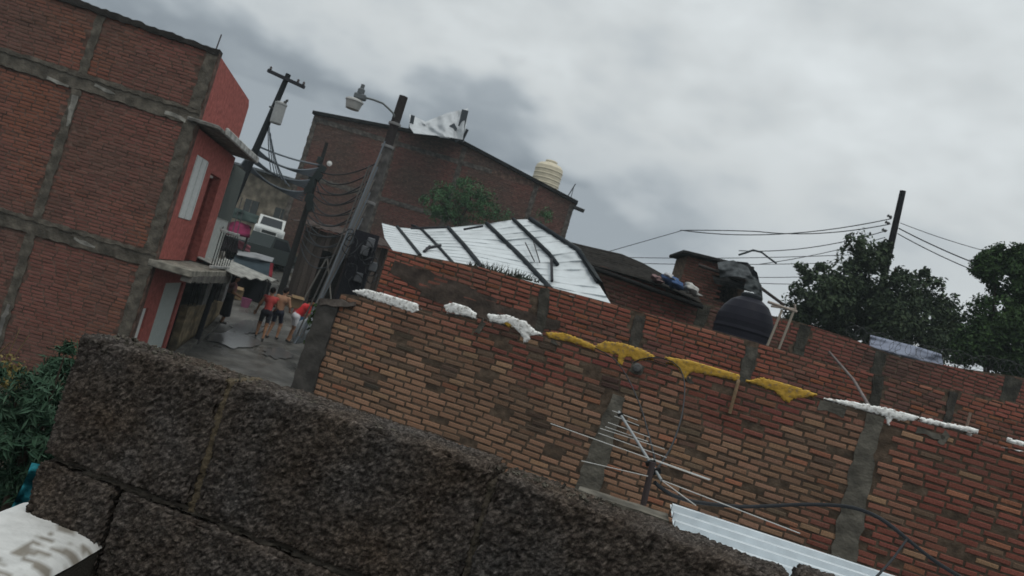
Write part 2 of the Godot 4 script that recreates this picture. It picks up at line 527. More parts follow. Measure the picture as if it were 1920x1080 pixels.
# j: joints in the person's own frame, facing +z, x to the person's left
func person(label: String, foot: Vector3, yaw: float, j: Dictionary, skin: Color, shirt: Color, sleeve: float, legs: Color, leg_to: float, hair: Color, long_hair: bool, skirt := 0.0) -> Node3D:
	var t := thing("person", label, "person", foot)
	var xf := Transform3D(Basis(Vector3.UP, yaw), Vector3.ZERO)
	var st := SurfaceTool.new(); st.begin(Mesh.PRIMITIVE_TRIANGLES)
	var shoe := Color(0.05, 0.045, 0.04)
	var hip: Vector3 = (j.hl + j.hr) * 0.5
	var B := []
	B.append([hip + Vector3(-0.06, 0.02, 0), hip + Vector3(0.06, 0.02, 0), 0.115, 0.115, legs])
	B.append([hip + Vector3(0, 0.06, 0), j.chest, 0.115, 0.13, legs, 0.12, shirt])
	B.append([j.chest + (j.sl - j.chest) * 0.45, j.chest + (j.sr - j.chest) * 0.45, 0.115, 0.115, shirt])
	B.append([j.sl, j.sr, 0.055, 0.055, shirt])
	B.append([(j.sl + j.sr) * 0.5, j.head - Vector3(0, 0.06, 0), 0.055, 0.047, skin])
	for s in ["l", "r"]:
		B.append([j["s" + s], j["e" + s], 0.052, 0.04, shirt if sleeve > 0 else skin, sleeve, skin])
		B.append([j["e" + s], j["w" + s], 0.04, 0.027, skin])
		B.append([j["h" + s], j["k" + s], 0.088, 0.056, legs, leg_to, skin])
		B.append([j["k" + s], j["a" + s], 0.055, 0.034, legs if leg_to > 1.0 else skin, leg_to - 1.0, skin])
		B.append([j["k" + s].lerp(j["a" + s], 0.25) + Vector3(0, 0, -0.018), j["k" + s].lerp(j["a" + s], 0.45) + Vector3(0, 0, -0.01), 0.045, 0.036, legs if leg_to > 1.3 else skin])
		B.append([j["a" + s] + Vector3(0, -0.035, -0.03), j["a" + s] + Vector3(0, -0.04, 0.14), 0.036, 0.028, shoe])
	var n := net(st, 0, B, 0.017, 0.035, xf)
	for s in ["l", "r"]:
		var d: Vector3 = (j["w" + s] - j["e" + s]).normalized()
		var side := d.cross(Vector3(0, 0, 1) if absf(d.z) < 0.8 else Vector3.UP).normalized() * (1.0 if s == "l" else -1.0)
		n = net(st, n, hand(j["w" + s], d, side, skin), 0.006, 0.012, xf)
	var c: Vector3 = j.head
	var tl: Basis = Basis(Vector3.RIGHT, j.get("nod", 0.0))
	var H := []
	for q in [[0, 0.03, -0.015, 0, 0.03, 0.025, 0.086, 0.08, 0], [0, -0.045, 0.03, 0, -0.02, 0.0, 0.056, 0.075, 0], [0, 0.005, 0.095, 0, -0.022, 0.106, 0.01, 0.014, 0], [0.083, 0.0, -0.005, 0.086, -0.03, 0.0, 0.017, 0.012, 0], [-0.083, 0.0, -0.005, -0.086, -0.03, 0.0, 0.017, 0.012, 0], [0.032, 0.008, 0.088, 0.04, 0.008, 0.086, 0.011, 0.01, 1], [-0.032, 0.008, 0.088, -0.04, 0.008, 0.086, 0.011, 0.01, 1], [-0.018, -0.055, 0.083, 0.018, -0.055, 0.083, 0.009, 0.009, 2], [0, -0.11, -0.01, 0, -0.03, -0.01, 0.048, 0.055, 0]]:
		H.append([c + tl * Vector3(q[0], q[1], q[2]), c + tl * Vector3(q[3], q[4], q[5]), q[6], q[7], [skin, Color(0.02, 0.015, 0.01), Color(0.2, 0.06, 0.05)][q[8]]])
	n = net(st, n, H, 0.008, 0.014, xf)
	st.generate_normals()
	var o := MeshInstance3D.new()
	o.name = "body"; o.mesh = st.commit(); o.material_override = mat("skin and cloth", Color.WHITE, 0.75, "")
	t.add_child(o)
	var hs := SurfaceTool.new(); hs.begin(Mesh.PRIMITIVE_TRIANGLES)
	var hb := [[c + tl * Vector3(0, 0.05, -0.02), c + tl * Vector3(0, 0.055, 0.025), 0.088, 0.078, hair], [c + tl * Vector3(0, 0.0, -0.05), c + tl * Vector3(0, 0.04, -0.03), 0.07, 0.085, hair]]
	if long_hair:
		hb.append([c + tl * Vector3(0, 0.0, -0.06), c + Vector3(0, -0.26, -0.09), 0.07, 0.05, hair])
	net(hs, 0, hb, 0.011, 0.02, xf)
	hs.generate_normals()
	var ho := MeshInstance3D.new()
	ho.name = "hair"; ho.mesh = hs.commit(); ho.material_override = mat("hair", Color.WHITE, 0.5, "")
	t.add_child(ho)
	if skirt > 0.0:
		var ss := SurfaceTool.new(); ss.begin(Mesh.PRIMITIVE_TRIANGLES)
		var kb := []
		for i in 7:
			var an := TAU * i / 7.0
			kb.append([hip + Vector3(0, 0.12, 0), Vector3(hip.x + cos(an) * 0.11, skirt, hip.z + sin(an) * 0.1), 0.11, 0.07, legs])
		net(ss, 0, kb, 0.02, 0.03, xf)
		ss.generate_normals()
		var so := MeshInstance3D.new()
		so.name = "skirt"; so.mesh = ss.commit(); so.material_override = mat("cloth dark", Color.WHITE, 0.9, "")
		so.set_meta("label", "long black skirt")
		t.add_child(so)
	return t

func build_people() -> void:
	var up := func(p: Vector3, h: float) -> Vector3: return Vector3(p.x, ground_y(-p.z) + h, p.z)
	var skin := Color(0.28, 0.15, 0.09)
	var hair := Color(0.012, 0.01, 0.01)
	var A := up.call(on_ground(413, 616), 0.17)
	person("person in faded pink top and long black skirt beside the tan wall", A, 2.2, {
		"hl": Vector3(0.09, 0.82, 0), "hr": Vector3(-0.09, 0.82, 0), "kl": Vector3(0.1, 0.44, 0.04), "kr": Vector3(-0.1, 0.44, 0.02), "al": Vector3(0.1, 0.07, 0), "ar": Vector3(-0.1, 0.07, -0.05),
		"chest": Vector3(0, 1.16, 0.0), "sl": Vector3(0.16, 1.27, -0.01), "sr": Vector3(-0.16, 1.27, -0.01), "el": Vector3(0.21, 1.02, -0.02), "er": Vector3(-0.22, 1.03, -0.03),
		"wl": Vector3(0.12, 0.98, 0.2), "wr": Vector3(-0.1, 0.95, 0.2), "head": Vector3(0.0, 1.46, 0.03), "nod": 0.2}, skin, Color(0.36, 0.17, 0.17), 0.6, Color(0.014, 0.014, 0.017), 1.6, hair, true, 0.3)
	var Bp := up.call(on_ground(484, 640), 0.07)
	person("person in red sleeveless top and dark shorts striding up the wet street", Bp, PI + 0.25, {
		"hl": Vector3(0.09, 0.84, 0), "hr": Vector3(-0.09, 0.84, 0), "kl": Vector3(0.12, 0.47, 0.16), "kr": Vector3(-0.1, 0.45, -0.02), "al": Vector3(0.12, 0.12, 0.06), "ar": Vector3(-0.11, 0.08, -0.22),
		"chest": Vector3(0, 1.19, 0.05), "sl": Vector3(0.18, 1.33, 0.06), "sr": Vector3(-0.18, 1.33, 0.06), "el": Vector3(0.27, 1.07, 0.0), "er": Vector3(-0.26, 1.08, 0.12),
		"wl": Vector3(0.32, 0.84, 0.12), "wr": Vector3(-0.2, 0.95, 0.32), "head": Vector3(0.02, 1.52, 0.12), "nod": 0.25}, skin, Color(0.42, 0.06, 0.055), 0.12, Color(0.02, 0.022, 0.03), 0.75, hair, false)
	var Cp := up.call(on_ground(506, 640), 0.07)
	person("shirtless person in dark shorts walking close beside the red sleeveless top", Cp, PI - 0.15, {
		"hl": Vector3(0.09, 0.85, 0), "hr": Vector3(-0.09, 0.85, 0), "kl": Vector3(0.1, 0.46, 0.05), "kr": Vector3(-0.13, 0.48, 0.12), "al": Vector3(0.11, 0.08, -0.1), "ar": Vector3(-0.14, 0.1, 0.06),
		"chest": Vector3(0, 1.2, 0.02), "sl": Vector3(0.19, 1.35, 0.02), "sr": Vector3(-0.19, 1.35, 0.02), "el": Vector3(0.27, 1.1, -0.04), "er": Vector3(-0.3, 1.12, 0.02),
		"wl": Vector3(0.2, 0.97, 0.18), "wr": Vector3(-0.24, 0.98, 0.22), "head": Vector3(0.0, 1.54, 0.08), "nod": 0.3}, Color(0.34, 0.19, 0.12), Color(0.34, 0.19, 0.12), 0.0, Color(0.02, 0.024, 0.04), 0.8, hair, false)
	var Dp := up.call(on_ground(541, 648), 0.07)
	person("person in bright red shirt and white shorts stooping over a white sack", Dp, PI - 0.9, {
		"hl": Vector3(0.09, 0.83, -0.05), "hr": Vector3(-0.09, 0.83, -0.05), "kl": Vector3(0.11, 0.46, 0.05), "kr": Vector3(-0.11, 0.46, 0.03), "al": Vector3(0.12, 0.08, -0.04), "ar": Vector3(-0.12, 0.08, -0.1),
		"chest": Vector3(0, 1.14, 0.15), "sl": Vector3(0.18, 1.26, 0.22), "sr": Vector3(-0.18, 1.26, 0.22), "el": Vector3(0.24, 1.0, 0.28), "er": Vector3(-0.22, 1.0, 0.26),
		"wl": Vector3(0.14, 0.82, 0.42), "wr": Vector3(-0.08, 0.8, 0.42), "head": Vector3(0.0, 1.4, 0.34), "nod": 0.6}, skin, Color(0.48, 0.025, 0.03), 0.8, Color(0.6, 0.6, 0.63), 0.7, hair, false)
	var sm := MB.new()
	var c0 := at(590, 598, 24.2); var c1 := at(552, 642, 24.4)
	var rows := []
	for i in 15:
		var f := i / 14.0
		var r := []
		for k in 19:
			var an := TAU * k / 18.0
			var rad := 0.26 * pow(sin(clampf(f, 0.02, 0.98) * PI), 0.45) * (1.0 + 0.35 * noise_a.get_noise_3d(cos(an) * 20.0, sin(an) * 20.0, f * 40.0))
			var ax := (c1 - c0).normalized()
			var xx := ax.cross(Vector3.BACK).normalized()
			r.append(c0.lerp(c1, f) + xx * cos(an) * rad + xx.cross(ax) * sin(an) * rad * 0.7)
		rows.append(r)
	sm.grid(rows, Color(0.46, 0.5, 0.54))
	single("white_sack", sm, mat("cloth"), "large pale sack held by the stooping red shirt", "sack", c1)

# ------------------------------------------------------------------ the scene
func _ready() -> void:
	cam_basis = Basis(Vector3.RIGHT, deg_to_rad(1.8)) * Basis(Vector3.BACK, deg_to_rad(16.5))
	var cam := Camera3D.new()
	cam.name = "camera"
	cam.transform = Transform3D(cam_basis, EYE)
	cam.fov = rad_to_deg(2.0 * atan(540.0 / F))
	cam.near = 0.05; cam.far = 2000.0
	var lens := CameraAttributesPhysical.new()   # a phone lens focused on the near parapet
	lens.frustum_focal_length = 12.0 / tan(atan(540.0 / F))
	lens.frustum_focus_distance = 1.7
	lens.exposure_aperture = 14.0
	lens.frustum_near = 0.05; lens.frustum_far = 2000.0
	cam.attributes = lens
	add_child(cam)
	noise_a.seed = 11; noise_a.frequency = 0.05; noise_a.fractal_octaves = 3
	noise_b.seed = 5; noise_b.frequency = 0.02; noise_b.fractal_octaves = 3
	noise_c.seed = 23; noise_c.frequency = 0.05; noise_c.fractal_octaves = 5; noise_c.noise_type = FastNoiseLite.TYPE_SIMPLEX
	environment()
	build_ground()
	build_street_houses()
	build_back_house()
	build_walls()
	build_parapet()
	build_roofs()
	build_poles()
	build_trees()
	build_small()
	build_people()

func environment() -> void:
	var W := 2048; var H := 1024
	var img := Image.create(W, H, false, Image.FORMAT_RGBF)
	var big := FastNoiseLite.new(); big.seed = 41; big.frequency = 1.0; big.fractal_octaves = 6; big.fractal_gain = 0.52
	var puff := FastNoiseLite.new(); puff.seed = 8; puff.frequency = 1.0; puff.fractal_octaves = 5
	for y in H / 2 + 1:
		var el := PI * (0.5 - (y + 0.5) / H)
		var se := sin(el); var ce := cos(el)
		var eld := rad_to_deg(el)
		for x in W:
			var az := wrapf(TAU * (x + 0.5) / W, -PI, PI)
			var dx := sin(az) * ce; var dz := -cos(az) * ce
			var p := Vector3(dx, se * 1.7, dz)
			var a := big.get_noise_3d(p.x * 2.6, p.y * 3.6, p.z * 2.6)
			var b := puff.get_noise_3d(p.x * 6.0 + 3.0, p.y * 7.0, p.z * 6.0)
			# a bank of darker rain cloud low all round, broken into lumps, under a bright overcast
			var azd := rad_to_deg(az)
			var lobe := 0.5 + 0.5 * cos((azd + 22.0) * 2.6 * PI / 180.0)
			var topline := 14.0 + 6.5 * b + 4.0 * a - 4.0 * (1.0 - lobe)
			var bank := smoothstep(topline + 3.0, topline - 4.0, eld) * (0.15 + 0.85 * smoothstep(0.35, 0.9, lobe + 0.45 * a))
			bank *= smoothstep(-1.0, 8.0, eld + 5.0 * a) * 0.6 + 0.4
			var v := 0.615 + 0.12 * a + 0.13 * b
			v = lerpf(v, 0.25 + 0.10 * a + 0.16 * b, clampf(bank, 0.0, 1.0))
			v *= 1.0 + 0.75 * smoothstep(0.45, 1.0, se)   # an overcast sky is brightest overhead
			var cold := clampf((0.6 - v) / 0.45, 0.0, 1.0)
			img.set_pixel(x, y, Color(v * lerpf(0.96, 0.83, cold), v * lerpf(1.025, 1.0, cold), v * lerpf(1.05, 1.17, cold)))
	for y in range(H / 2 + 1, H):
		for x in W: img.set_pixel(x, y, Color(0.06, 0.06, 0.055))
	var sky_mat := PanoramaSkyMaterial.new()
	sky_mat.panorama = ImageTexture.create_from_image(img)
	var sky := Sky.new(); sky.sky_material = sky_mat
	var e := Environment.new()
	e.background_mode = Environment.BG_SKY
	e.sky = sky
	e.tonemap_mode = Environment.TONE_MAPPER_LINEAR
	e.tonemap_exposure = 1.04
	e.fog_enabled = true
	e.fog_density = 0.0009
	e.fog_light_color = Color(0.8, 0.85, 0.87)
	e.sdfgi_enabled = true; e.ssao_enabled = true; e.ssil_enabled = true
	var we := WorldEnvironment.new(); we.name = "world_environment"; we.environment = e
	add_child(we)
	var sun := DirectionalLight3D.new()
	sun.name = "sun"
	sun.light_energy = 0.25
	sun.light_color = Color(1.0, 0.97, 0.92)
	sun.light_angular_distance = 20.0
	sun.shadow_enabled = true
	sun.rotation_degrees = Vector3(-68, 25, 0)
	add_child(sun)

func build_ground() -> void:
	var mb := MB.new()
	var ds := [-60.0, -30.0, 0.0, 10.0, 25.0, 30.0, 40.0, 60.0, 100.0, 260.0, 600.0]
	var rows := []
	for d in ds:
		var r := []
		for x in [-500.0, -120.0, -40.0, 0.0, 40.0, 120.0, 500.0]:
			r.append(Vector3(x, ground_y(d), -d))
		rows.append(r)
	rows.reverse()
	mb.grid(rows, Color(0.09, 0.075, 0.055))
	structure("ground", mb, mat("earth", Color.WHITE, 0.95, "blotch", 6.0, 0.5))
	# the street climbs away and bends left
	var st := MB.new()
	var rr := []
	for i in 50:
		var d := 8.0 + i * 0.75
		var l := street_left(d); var r := street_right(d)
		var row := []
		for j in 9:
			var f := j / 8.0
			var x := lerpf(l, r, f)
			row.append(Vector3(x, street_y(x, d), -d))
		rr.append(row)
	rr.reverse()
	st.grid(rr, Color(0.16, 0.155, 0.145))
	var sm := mat("wet concrete street", Color.WHITE, 0.35, "blotch", 4.0, 0.25)
	sm.roughness_texture = noise_tex("wet", 0.006, 4, 0.12, 1.0)
	sm.roughness = 0.75
	structure("street", st, sm)
	# kerbs on both sides
	for side in 2:
		var kb := MB.new()
		for i in 48:
			var d := 8.0 + i * 0.75
			var x0 := street_right(d) if side else street_left(d) - 0.18
			var x1 := street_right(d + 0.75) if side else street_left(d + 0.75) - 0.18
			var q := []
			for e in [[x0, d], [x1, d + 0.75]]:
				for k in [[0.0, 0.0], [0.0, 0.17], [0.18, 0.17], [0.18, 0.0]]:
					q.append(Vector3(e[0] + k[0], ground_y(e[1]) + k[1] - 0.02, -e[1]))
			for k in 4:
				kb.quad(q[k], q[4 + k], q[4 + (k + 1) % 4], q[(k + 1) % 4], Color(0.2, 0.19, 0.17))
		structure("kerb_left" if side == 0 else "kerb_right", kb, mat("kerb", Color.WHITE, 0.9, "blotch", 1.5, 0.4))
	# shallow puddles lying on the street
	for q in [[440, 642, 0.95, 0.8], [462, 620, 0.6, 0.7], [520, 668, 0.5, 0.5]]:
		var c := on_ground(q[0], q[1])
		var pm := MB.new()
		var rings := []
		for k in 7:
			var ring := []
			for i in 41:
				var an := TAU * (i % 40) / 40.0
				var r := (1.0 + 0.45 * noise_a.get_noise_2d(cos(an) * 25.0 + q[0], sin(an) * 25.0)) * k / 6.0
				var x: float = c.x + cos(an) * q[2] * r * 0.75
				var z: float = c.z + sin(an) * q[3] * r * 1.3
				ring.append(Vector3(x, street_y(x, -z) + 0.03, z))
			rings.append(ring)
		pm.grid(rings, Color(0.1, 0.1, 0.1))
		pm.n.fill(Vector3(0, 1, RISE).normalized())   # still water lies flat
		structure(numbered("puddle"), pm, mat("puddle", Color.WHITE, 0.16, ""))

func street_y(x: float, d: float) -> float:
	var f := clampf((x - street_left(d)) / (street_right(d) - street_left(d)), 0.0, 1.0)
	return ground_y(d) + 0.02 + 0.06 * sin(f * PI)
func street_left(d: float) -> float:
	if d < 16.7: return -7.0 - 0.16 * (d - 16.7)
	if d < 25.0: return -7.0 - 0.17 * (d - 16.7)
	return -8.41 - 0.30 * (d - 25.0) - 0.01 * (d - 25.0) * (d - 25.0)
func street_right(d: float) -> float:
	if d < 25.0: return -3.6 - 0.18 * (d - 16.7)
	return -5.1 - 0.47 * (d - 25.0)

# ------------------------------------------------------------------ left brick house with the red street front, and its neighbours
func red_brick(rng: RandomNumberGenerator, base: Color, spread := 0.35) -> Color:
	var k := 1.0 + rng.randf_range(-spread, spread)
	var t := rng.randf_range(-0.012, 0.012)
	return Color(maxf(0.02, base.r * k + t), maxf(0.012, base.g * k), maxf(0.01, base.b * k))

func build_street_houses() -> void:
	var never := func(_s, _h): return false
	var corner := Vector3(-7.29, 0, -16.7)
	var fx := Vector3(0.1579, 0, 0.9874).normalized()   # street front runs away along -fx
	var along := -fx                                     # away from the viewer, up the street
	var out := Vector3(0.9874, 0, -0.1579)               # the front looks this way, over the street
	var gy := 1.95                                       # ground at the near corner
	var y_low := 5.0; var y_up := 8.1; var y_top := 9.5
	var house := thing("brick_house", "two-storey bare brick house with concrete ring beams and a red street front", "house", Vector3(corner.x, gy, corner.z))
	var conc := mat("grey green concrete", Color.WHITE, 0.9, "blotch", 1.3, 0.5)
	var CC := Color(0.175, 0.155, 0.128)
	# gable side: frame x runs to the right, towards the corner
	var L := 9.0
	var w := frame(corner - out * L, out, fx)
	var side_n := fx
	var top := func(s): return y_top + 0.02 + (L - s) * 0.018
	wall_core(house, w, 0, L, 0.0, top, 0.24, mat("dark mortar", Color(0.19, 0.12, 0.095).linear_to_srgb(), 0.95, "blotch", 1.0))
	var colour := func(s, h, rng):
		var low: float = clampf(0.2 + 1.5 * noise_c.get_noise_2d(s * 5.0, h * 5.0), 0, 1)
		var dirty: float = clampf(0.25 + noise_a.get_noise_2d(s * 9.0, h * 9.0) * 1.4, 0, 1)
		var c := Color(0.27, 0.115, 0.092).lerp(Color(0.31, 0.125, 0.08), low).lerp(Color(0.18, 0.105, 0.085), dirty * 0.8)
		return red_brick(rng, c, 0.16)
	var hidden := func(s, h): return s < 3.2 or (h > y_low - 0.22 and h < y_low + 0.1) or (h > y_up - 0.26 and h < y_up + 0.1) or absf(s - (L - 2.42)) < 0.09 or s > L - 0.27
	lay_bricks(house, w, L, 1.2, top, 0.25, 0.074, 0.007, hidden, colour, 0, never, "left house brick", 3)
	for y in [y_low, y_up]:
		var mb := MB.new()
		rough_strip(mb, w, [Vector2(2.5, y - 0.06), Vector2(L, y - 0.06)], [0.32, 0.3], 0.0, 0.035, int(y * 10), CC)
		part(house, "ring_beam", mb, conc)
		var lip := MB.new()
		rough_strip(lip, w, [Vector2(2.5, y + 0.09), Vector2(L, y + 0.09)], [0.09, 0.08], 0.03, 0.055, int(y * 11), CC * 1.15)
		part(house, "ring_beam", lip, conc)
		for q in ([[6.2, 7.9, 0.09], [7.1, 8.05, 0.07], [8.55, 7.96, 0.1]] if y > 6 else [[7.6, 4.92, 0.06]]):
			var sp := MB.new()
			rough_strip(sp, w, [Vector2(q[0] - 0.22, q[1] + 0.02), Vector2(q[0] + 0.22, q[1] - 0.03)], [q[2], q[2] * 0.6], 0.035, 0.042, int(q[0] * 10), Color(0.42, 0.41, 0.37))
			part(house, "cement_patch", sp, conc)
	for s in [L - 2.42, L - 0.15]:
		var mb := MB.new()
		var wd := 0.18 if s < L - 1 else 0.25
		rough_strip(mb, w, [Vector2(s, 1.0), Vector2(s, y_low - 0.21)], [wd, wd], 0.0, 0.03, int(s * 7), CC)
		rough_strip(mb, w, [Vector2(s, y_low + 0.13), Vector2(s, y_up - 0.22)], [wd, wd], 0.0, 0.03, int(s * 8), CC)
		rough_strip(mb, w, [Vector2(s, y_up + 0.13), Vector2(s + 0.02, y_top - 0.02)], [wd, wd * 0.9], 0.0, 0.03, int(s * 9), CC)
		part(house, "concrete_column", mb, conc)
		if s < L - 1:
			var pm := MB.new()
			rough_strip(pm, w, [Vector2(s + 0.03, 7.1), Vector2(s + 0.01, 7.75)], [0.06, 0.1], 0.03, 0.038, 77, Color(0.42, 0.41, 0.37))
			part(house, "cement_patch", pm, conc)
			pm = MB.new()
			rough_strip(pm, w, [Vector2(s - 0.02, 2.4), Vector2(s, 3.3)], [0.09, 0.07], 0.03, 0.038, 78, Color(0.3, 0.29, 0.27))
			part(house, "cement_patch", pm, conc)
	var cop := MB.new()
	rough_strip(cop, w, [Vector2(0.0, y_top + 0.02 + L * 0.018), Vector2(L, y_top + 0.01)], [0.14, 0.12], -0.25, 0.05, 5, Color(0.05, 0.045, 0.04))
	part(house, "wall_coping", cop, conc)
	# red street front: frame x runs up the street
	var fr := frame(corner, along, out)
	var red := mat("red painted plaster", Color.WHITE, 0.8, "fine", 2.6, 0.2)
	var RED := Color(0.5, 0.145, 0.12)
	var FL := 4.6
	var fm := MB.new()
	# wall pieces around the openings (door and tall shutter upstairs, two doors below)
	var pieces := [
		[0.0, 0.05, 0.0, y_low - 0.2], [0.05, 0.75, 3.9, y_low - 0.2], [0.75, 1.5, 0.0, y_low - 0.2], [1.5, 3.15, 4.45, y_low - 0.2], [3.15, 3.4, 0.0, y_low - 0.2],
		[0.0, 0.8, y_low, y_up - 0.2], [0.8, 1.95, y_low, 5.95], [0.8, 1.95, 7.4, y_up - 0.2], [1.95, 2.5, y_low, y_up - 0.2],
		[2.5, 3.7, 7.2, y_up - 0.2], [3.7, FL, y_low, y_up - 0.2]]
	for q in pieces:
		fm.box(fr * Transform3D(Basis(), Vector3((q[0] + q[1]) * 0.5, (q[2] + q[3]) * 0.5, -0.12)), Vector3(q[1] - q[0] - 0.002, q[3] - q[2], 0.2), RED)
	part(house, "front_wall", fm, red, "red painted street front")
	var pp := MB.new()
	pp.prism(PackedVector2Array([Vector2(0.0, y_up), Vector2(4.3, y_up), Vector2(4.3, y_top - 0.25), Vector2(4.1, y_top - 0.1), Vector2(0.02, y_top)]), fr * Transform3D(Basis(), Vector3(0, 0, -0.22)), 0.2, RED)
	part(house, "roof_parapet", pp, red, "red parapet above the upper slab")
	var pc := MB.new()
	pc.tube([fr * Vector3(-0.02, y_top + 0.02, -0.1), fr * Vector3(4.12, y_top - 0.08, -0.1), fr * Vector3(4.33, y_top - 0.25, -0.1)], [0.04], 6, Color(0.12, 0.06, 0.05))
	part(house, "parapet_edge", pc, conc)
	# slabs: the upper eave and the balcony
	var sl := MB.new()
	sl.box(fr * Transform3D(Basis(), Vector3(2.35, y_up - 0.1, 0.12)), Vector3(4.9, 0.09, 0.66), Color(0.25, 0.24, 0.22), 0.02)
	part(house, "eave_slab", sl, conc)
	var sle := MB.new()
	sle.box(fr * Transform3D(Basis(), Vector3(2.75, y_up - 0.06, 0.47)), Vector3(4.4, 0.17, 0.07), Color(0.68, 0.68, 0.65), 0.02)
	part(house, "eave_fascia", sle, mat("pale cement", Color.WHITE, 0.85, "blotch", 1.2, 0.3))
	var bal := MB.new()
	bal.box(fr * Transform3D(Basis(), Vector3(2.2, y_low - 0.1, 0.33)), Vector3(4.5, 0.16, 0.9), Color(0.36, 0.34, 0.29), 0.02)
	part(house, "balcony_slab", bal, mat("pale cement"))
	var bale := MB.new()
	rough_strip(bale, fr * Transform3D(Basis(), Vector3(0, 0, 0.78)), [Vector2(0.05, y_low - 0.21), Vector2(4.4, y_low - 0.24)], [0.14, 0.2], -0.2, 0.02, 12, Color(0.2, 0.19, 0.17))
	part(house, "slab_edge", bale, conc)
	# tall white shutter and the dark doorway with a balcony rail
	var sh := MB.new()
	sh.box(fr * Transform3D(Basis(), Vector3(1.375, 6.68, -0.05)), Vector3(1.13, 1.44, 0.05), Color(0.75, 0.77, 0.76), 0.008)
	var shp := part(house, "window_shutter", sh, mat("white paint", Color.WHITE, 0.5, "faint", 0.8), "tall white shutter")
	for i in 3:
		var slat := MB.new()
		slat.box(fr * Transform3D(Basis(), Vector3(0.87 + i * 0.505, 6.68, -0.015)), Vector3(0.06, 1.4, 0.025), Color(0.7, 0.72, 0.71), 0.005)
		part(shp, "stile", slat, mat("white paint"))
	var dk := MB.new()
	dk.box(fr * Transform3D(Basis(), Vector3(3.1, 6.05, -0.9)), Vector3(1.3, 2.2, 0.06), RED)
	dk.box(fr * Transform3D(Basis(), Vector3(2.42, 6.05, -0.55)), Vector3(0.06, 2.2, 0.7), RED)
	dk.box(fr * Transform3D(Basis(), Vector3(3.78, 6.05, -0.55)), Vector3(0.06, 2.2, 0.7), RED)
	dk.box(fr * Transform3D(Basis(), Vector3(3.1, 7.25, -0.55)), Vector3(1.3, 0.05, 0.7), RED)
	part(house, "balcony_doorway", dk, red, "dark red recessed doorway")
	var rl := thing_part(house, "balcony_rail")
	var bar := MB.new()
	bar.box(fr * Transform3D(Basis(), Vector3(3.1, 5.95, 0.7)), Vector3(2.3, 0.07, 0.06), Color(0.66, 0.66, 0.64), 0.01)
	bar.box(fr * Transform3D(Basis(), Vector3(3.1, 5.06, 0.7)), Vector3(2.3, 0.07, 0.06), Color(0.66, 0.66, 0.64), 0.01)
	part(rl, "hand_rail", bar, mat("pale cement"))
	for i in 8:
		var bb := MB.new()
		bb.box(fr * Transform3D(Basis(), Vector3(2.02 + i * 0.31, 5.5, 0.7)), Vector3(0.03, 0.84, 0.018), Color(0.03, 0.03, 0.03), 0.006)
		part(rl, "baluster", bb, mat("dark iron", Color.WHITE, 0.5, ""))
	# ground floor doors
	for q in [[0.4, 0.68, 3.9, "white paint", Color(0.72, 0.74, 0.72), "white lower door"], [2.32, 1.63, 4.45, "white paint", Color(0.5, 0.56, 0.54), "wide pale grey lower door"]]:
		var dm := MB.new()
		var h: float = q[2] - 1.9
		dm.box(fr * Transform3D(Basis(), Vector3(q[0], 1.9 + h * 0.5, -0.1)), Vector3(q[1], h, 0.06), q[4], 0.01)
		var dp := part(house, "door", dm, mat(q[3]), q[5])
		var kn := MB.new()
		kn.lathe(fr * Vector3(q[0] - q[1] * 0.38, 2.9, -0.07), fr.basis.z, [Vector2(0.03, 0), Vector2(0.035, 0.03), Vector2(0.0, 0.06)], 8, Color(0.2, 0.2, 0.2))
		part(dp, "handle", kn, mat("dark iron"))
	# flat roof and rear body so that the house is closed
	var body := MB.new()
	body.box(Transform3D(Basis(out, Vector3.UP, fx), corner - out * (L * 0.5 + 0.12) - fx * 1.72 + Vector3.UP * 5.0), Vector3(L - 0.3, 6.2, 2.9), Color(0.12, 0.1, 0.09))
	part(house, "house_body", body, conc)
	var rod := MB.new()
	rod.tube([w * Vector3(L - 0.12, y_top, -0.1), w * Vector3(L - 0.1, y_top + 0.42, -0.1)], [0.014], 5, Color(0.06, 0.05, 0.05))
	part(house, "rebar", rod, mat("dark iron"))

	# neighbour up the street: white upper floor, canopy, workshop openings below
	var h2 := thing("white_house", "narrow house with white upper wall and dark workshop windows above a tan dado", "house", fr * Vector3(6.5, 2.3, -1.0))
	var f2 := frame(corner + along * FL, along, out)
	var W2 := 4.8
	var up := MB.new()
	up.box(f2 * Transform3D(Basis(), Vector3(0.9, 6.35, -0.3)), Vector3(1.75, 2.65, 0.5), Color(0.5, 0.52, 0.5))
	part(h2, "upper_wall", up, mat("white wall", Color.WHITE, 0.8, "faint", 1.5, 0.2), "dull white upper wall")
	var gs := MB.new()
	for i in 14:
		gs.box(f2 * Transform3D(Basis(Vector3.FORWARD, 0.0), Vector3(0.12 + i * 0.125, 7.0, -0.02)), Vector3(0.06, 1.5, 0.03), Color(0.14, 0.16, 0.15))
	part(h2, "shutter", gs, mat("grey sheet", Color.WHITE, 0.45, "faint", 0.7), "ribbed grey green sheet over the upper wall")
	var cn := MB.new()
	var rows := []
	for i in 5:
		var r := []
		for j in 22:
			var f := j / 21.0
			r.append(f2 * Vector3(-0.9 + f * 4.6, y_low + 0.12 - i * 0.05 + 0.03 * sin(f * 23.0), -0.1 + i * 0.42 * (0.75 + 0.25 * f)))
		rows.append(r)
	cn.grid(rows, Color(0.5, 0.5, 0.46), 0.02)
	part(h2, "canopy", cn, mat("zinc sheet", Color.WHITE, 0.5, "blotch", 1.2, 0.1), "sagging pale sheet canopy over the pavement")
	var lw := MB.new()
	var g2 := 2.3
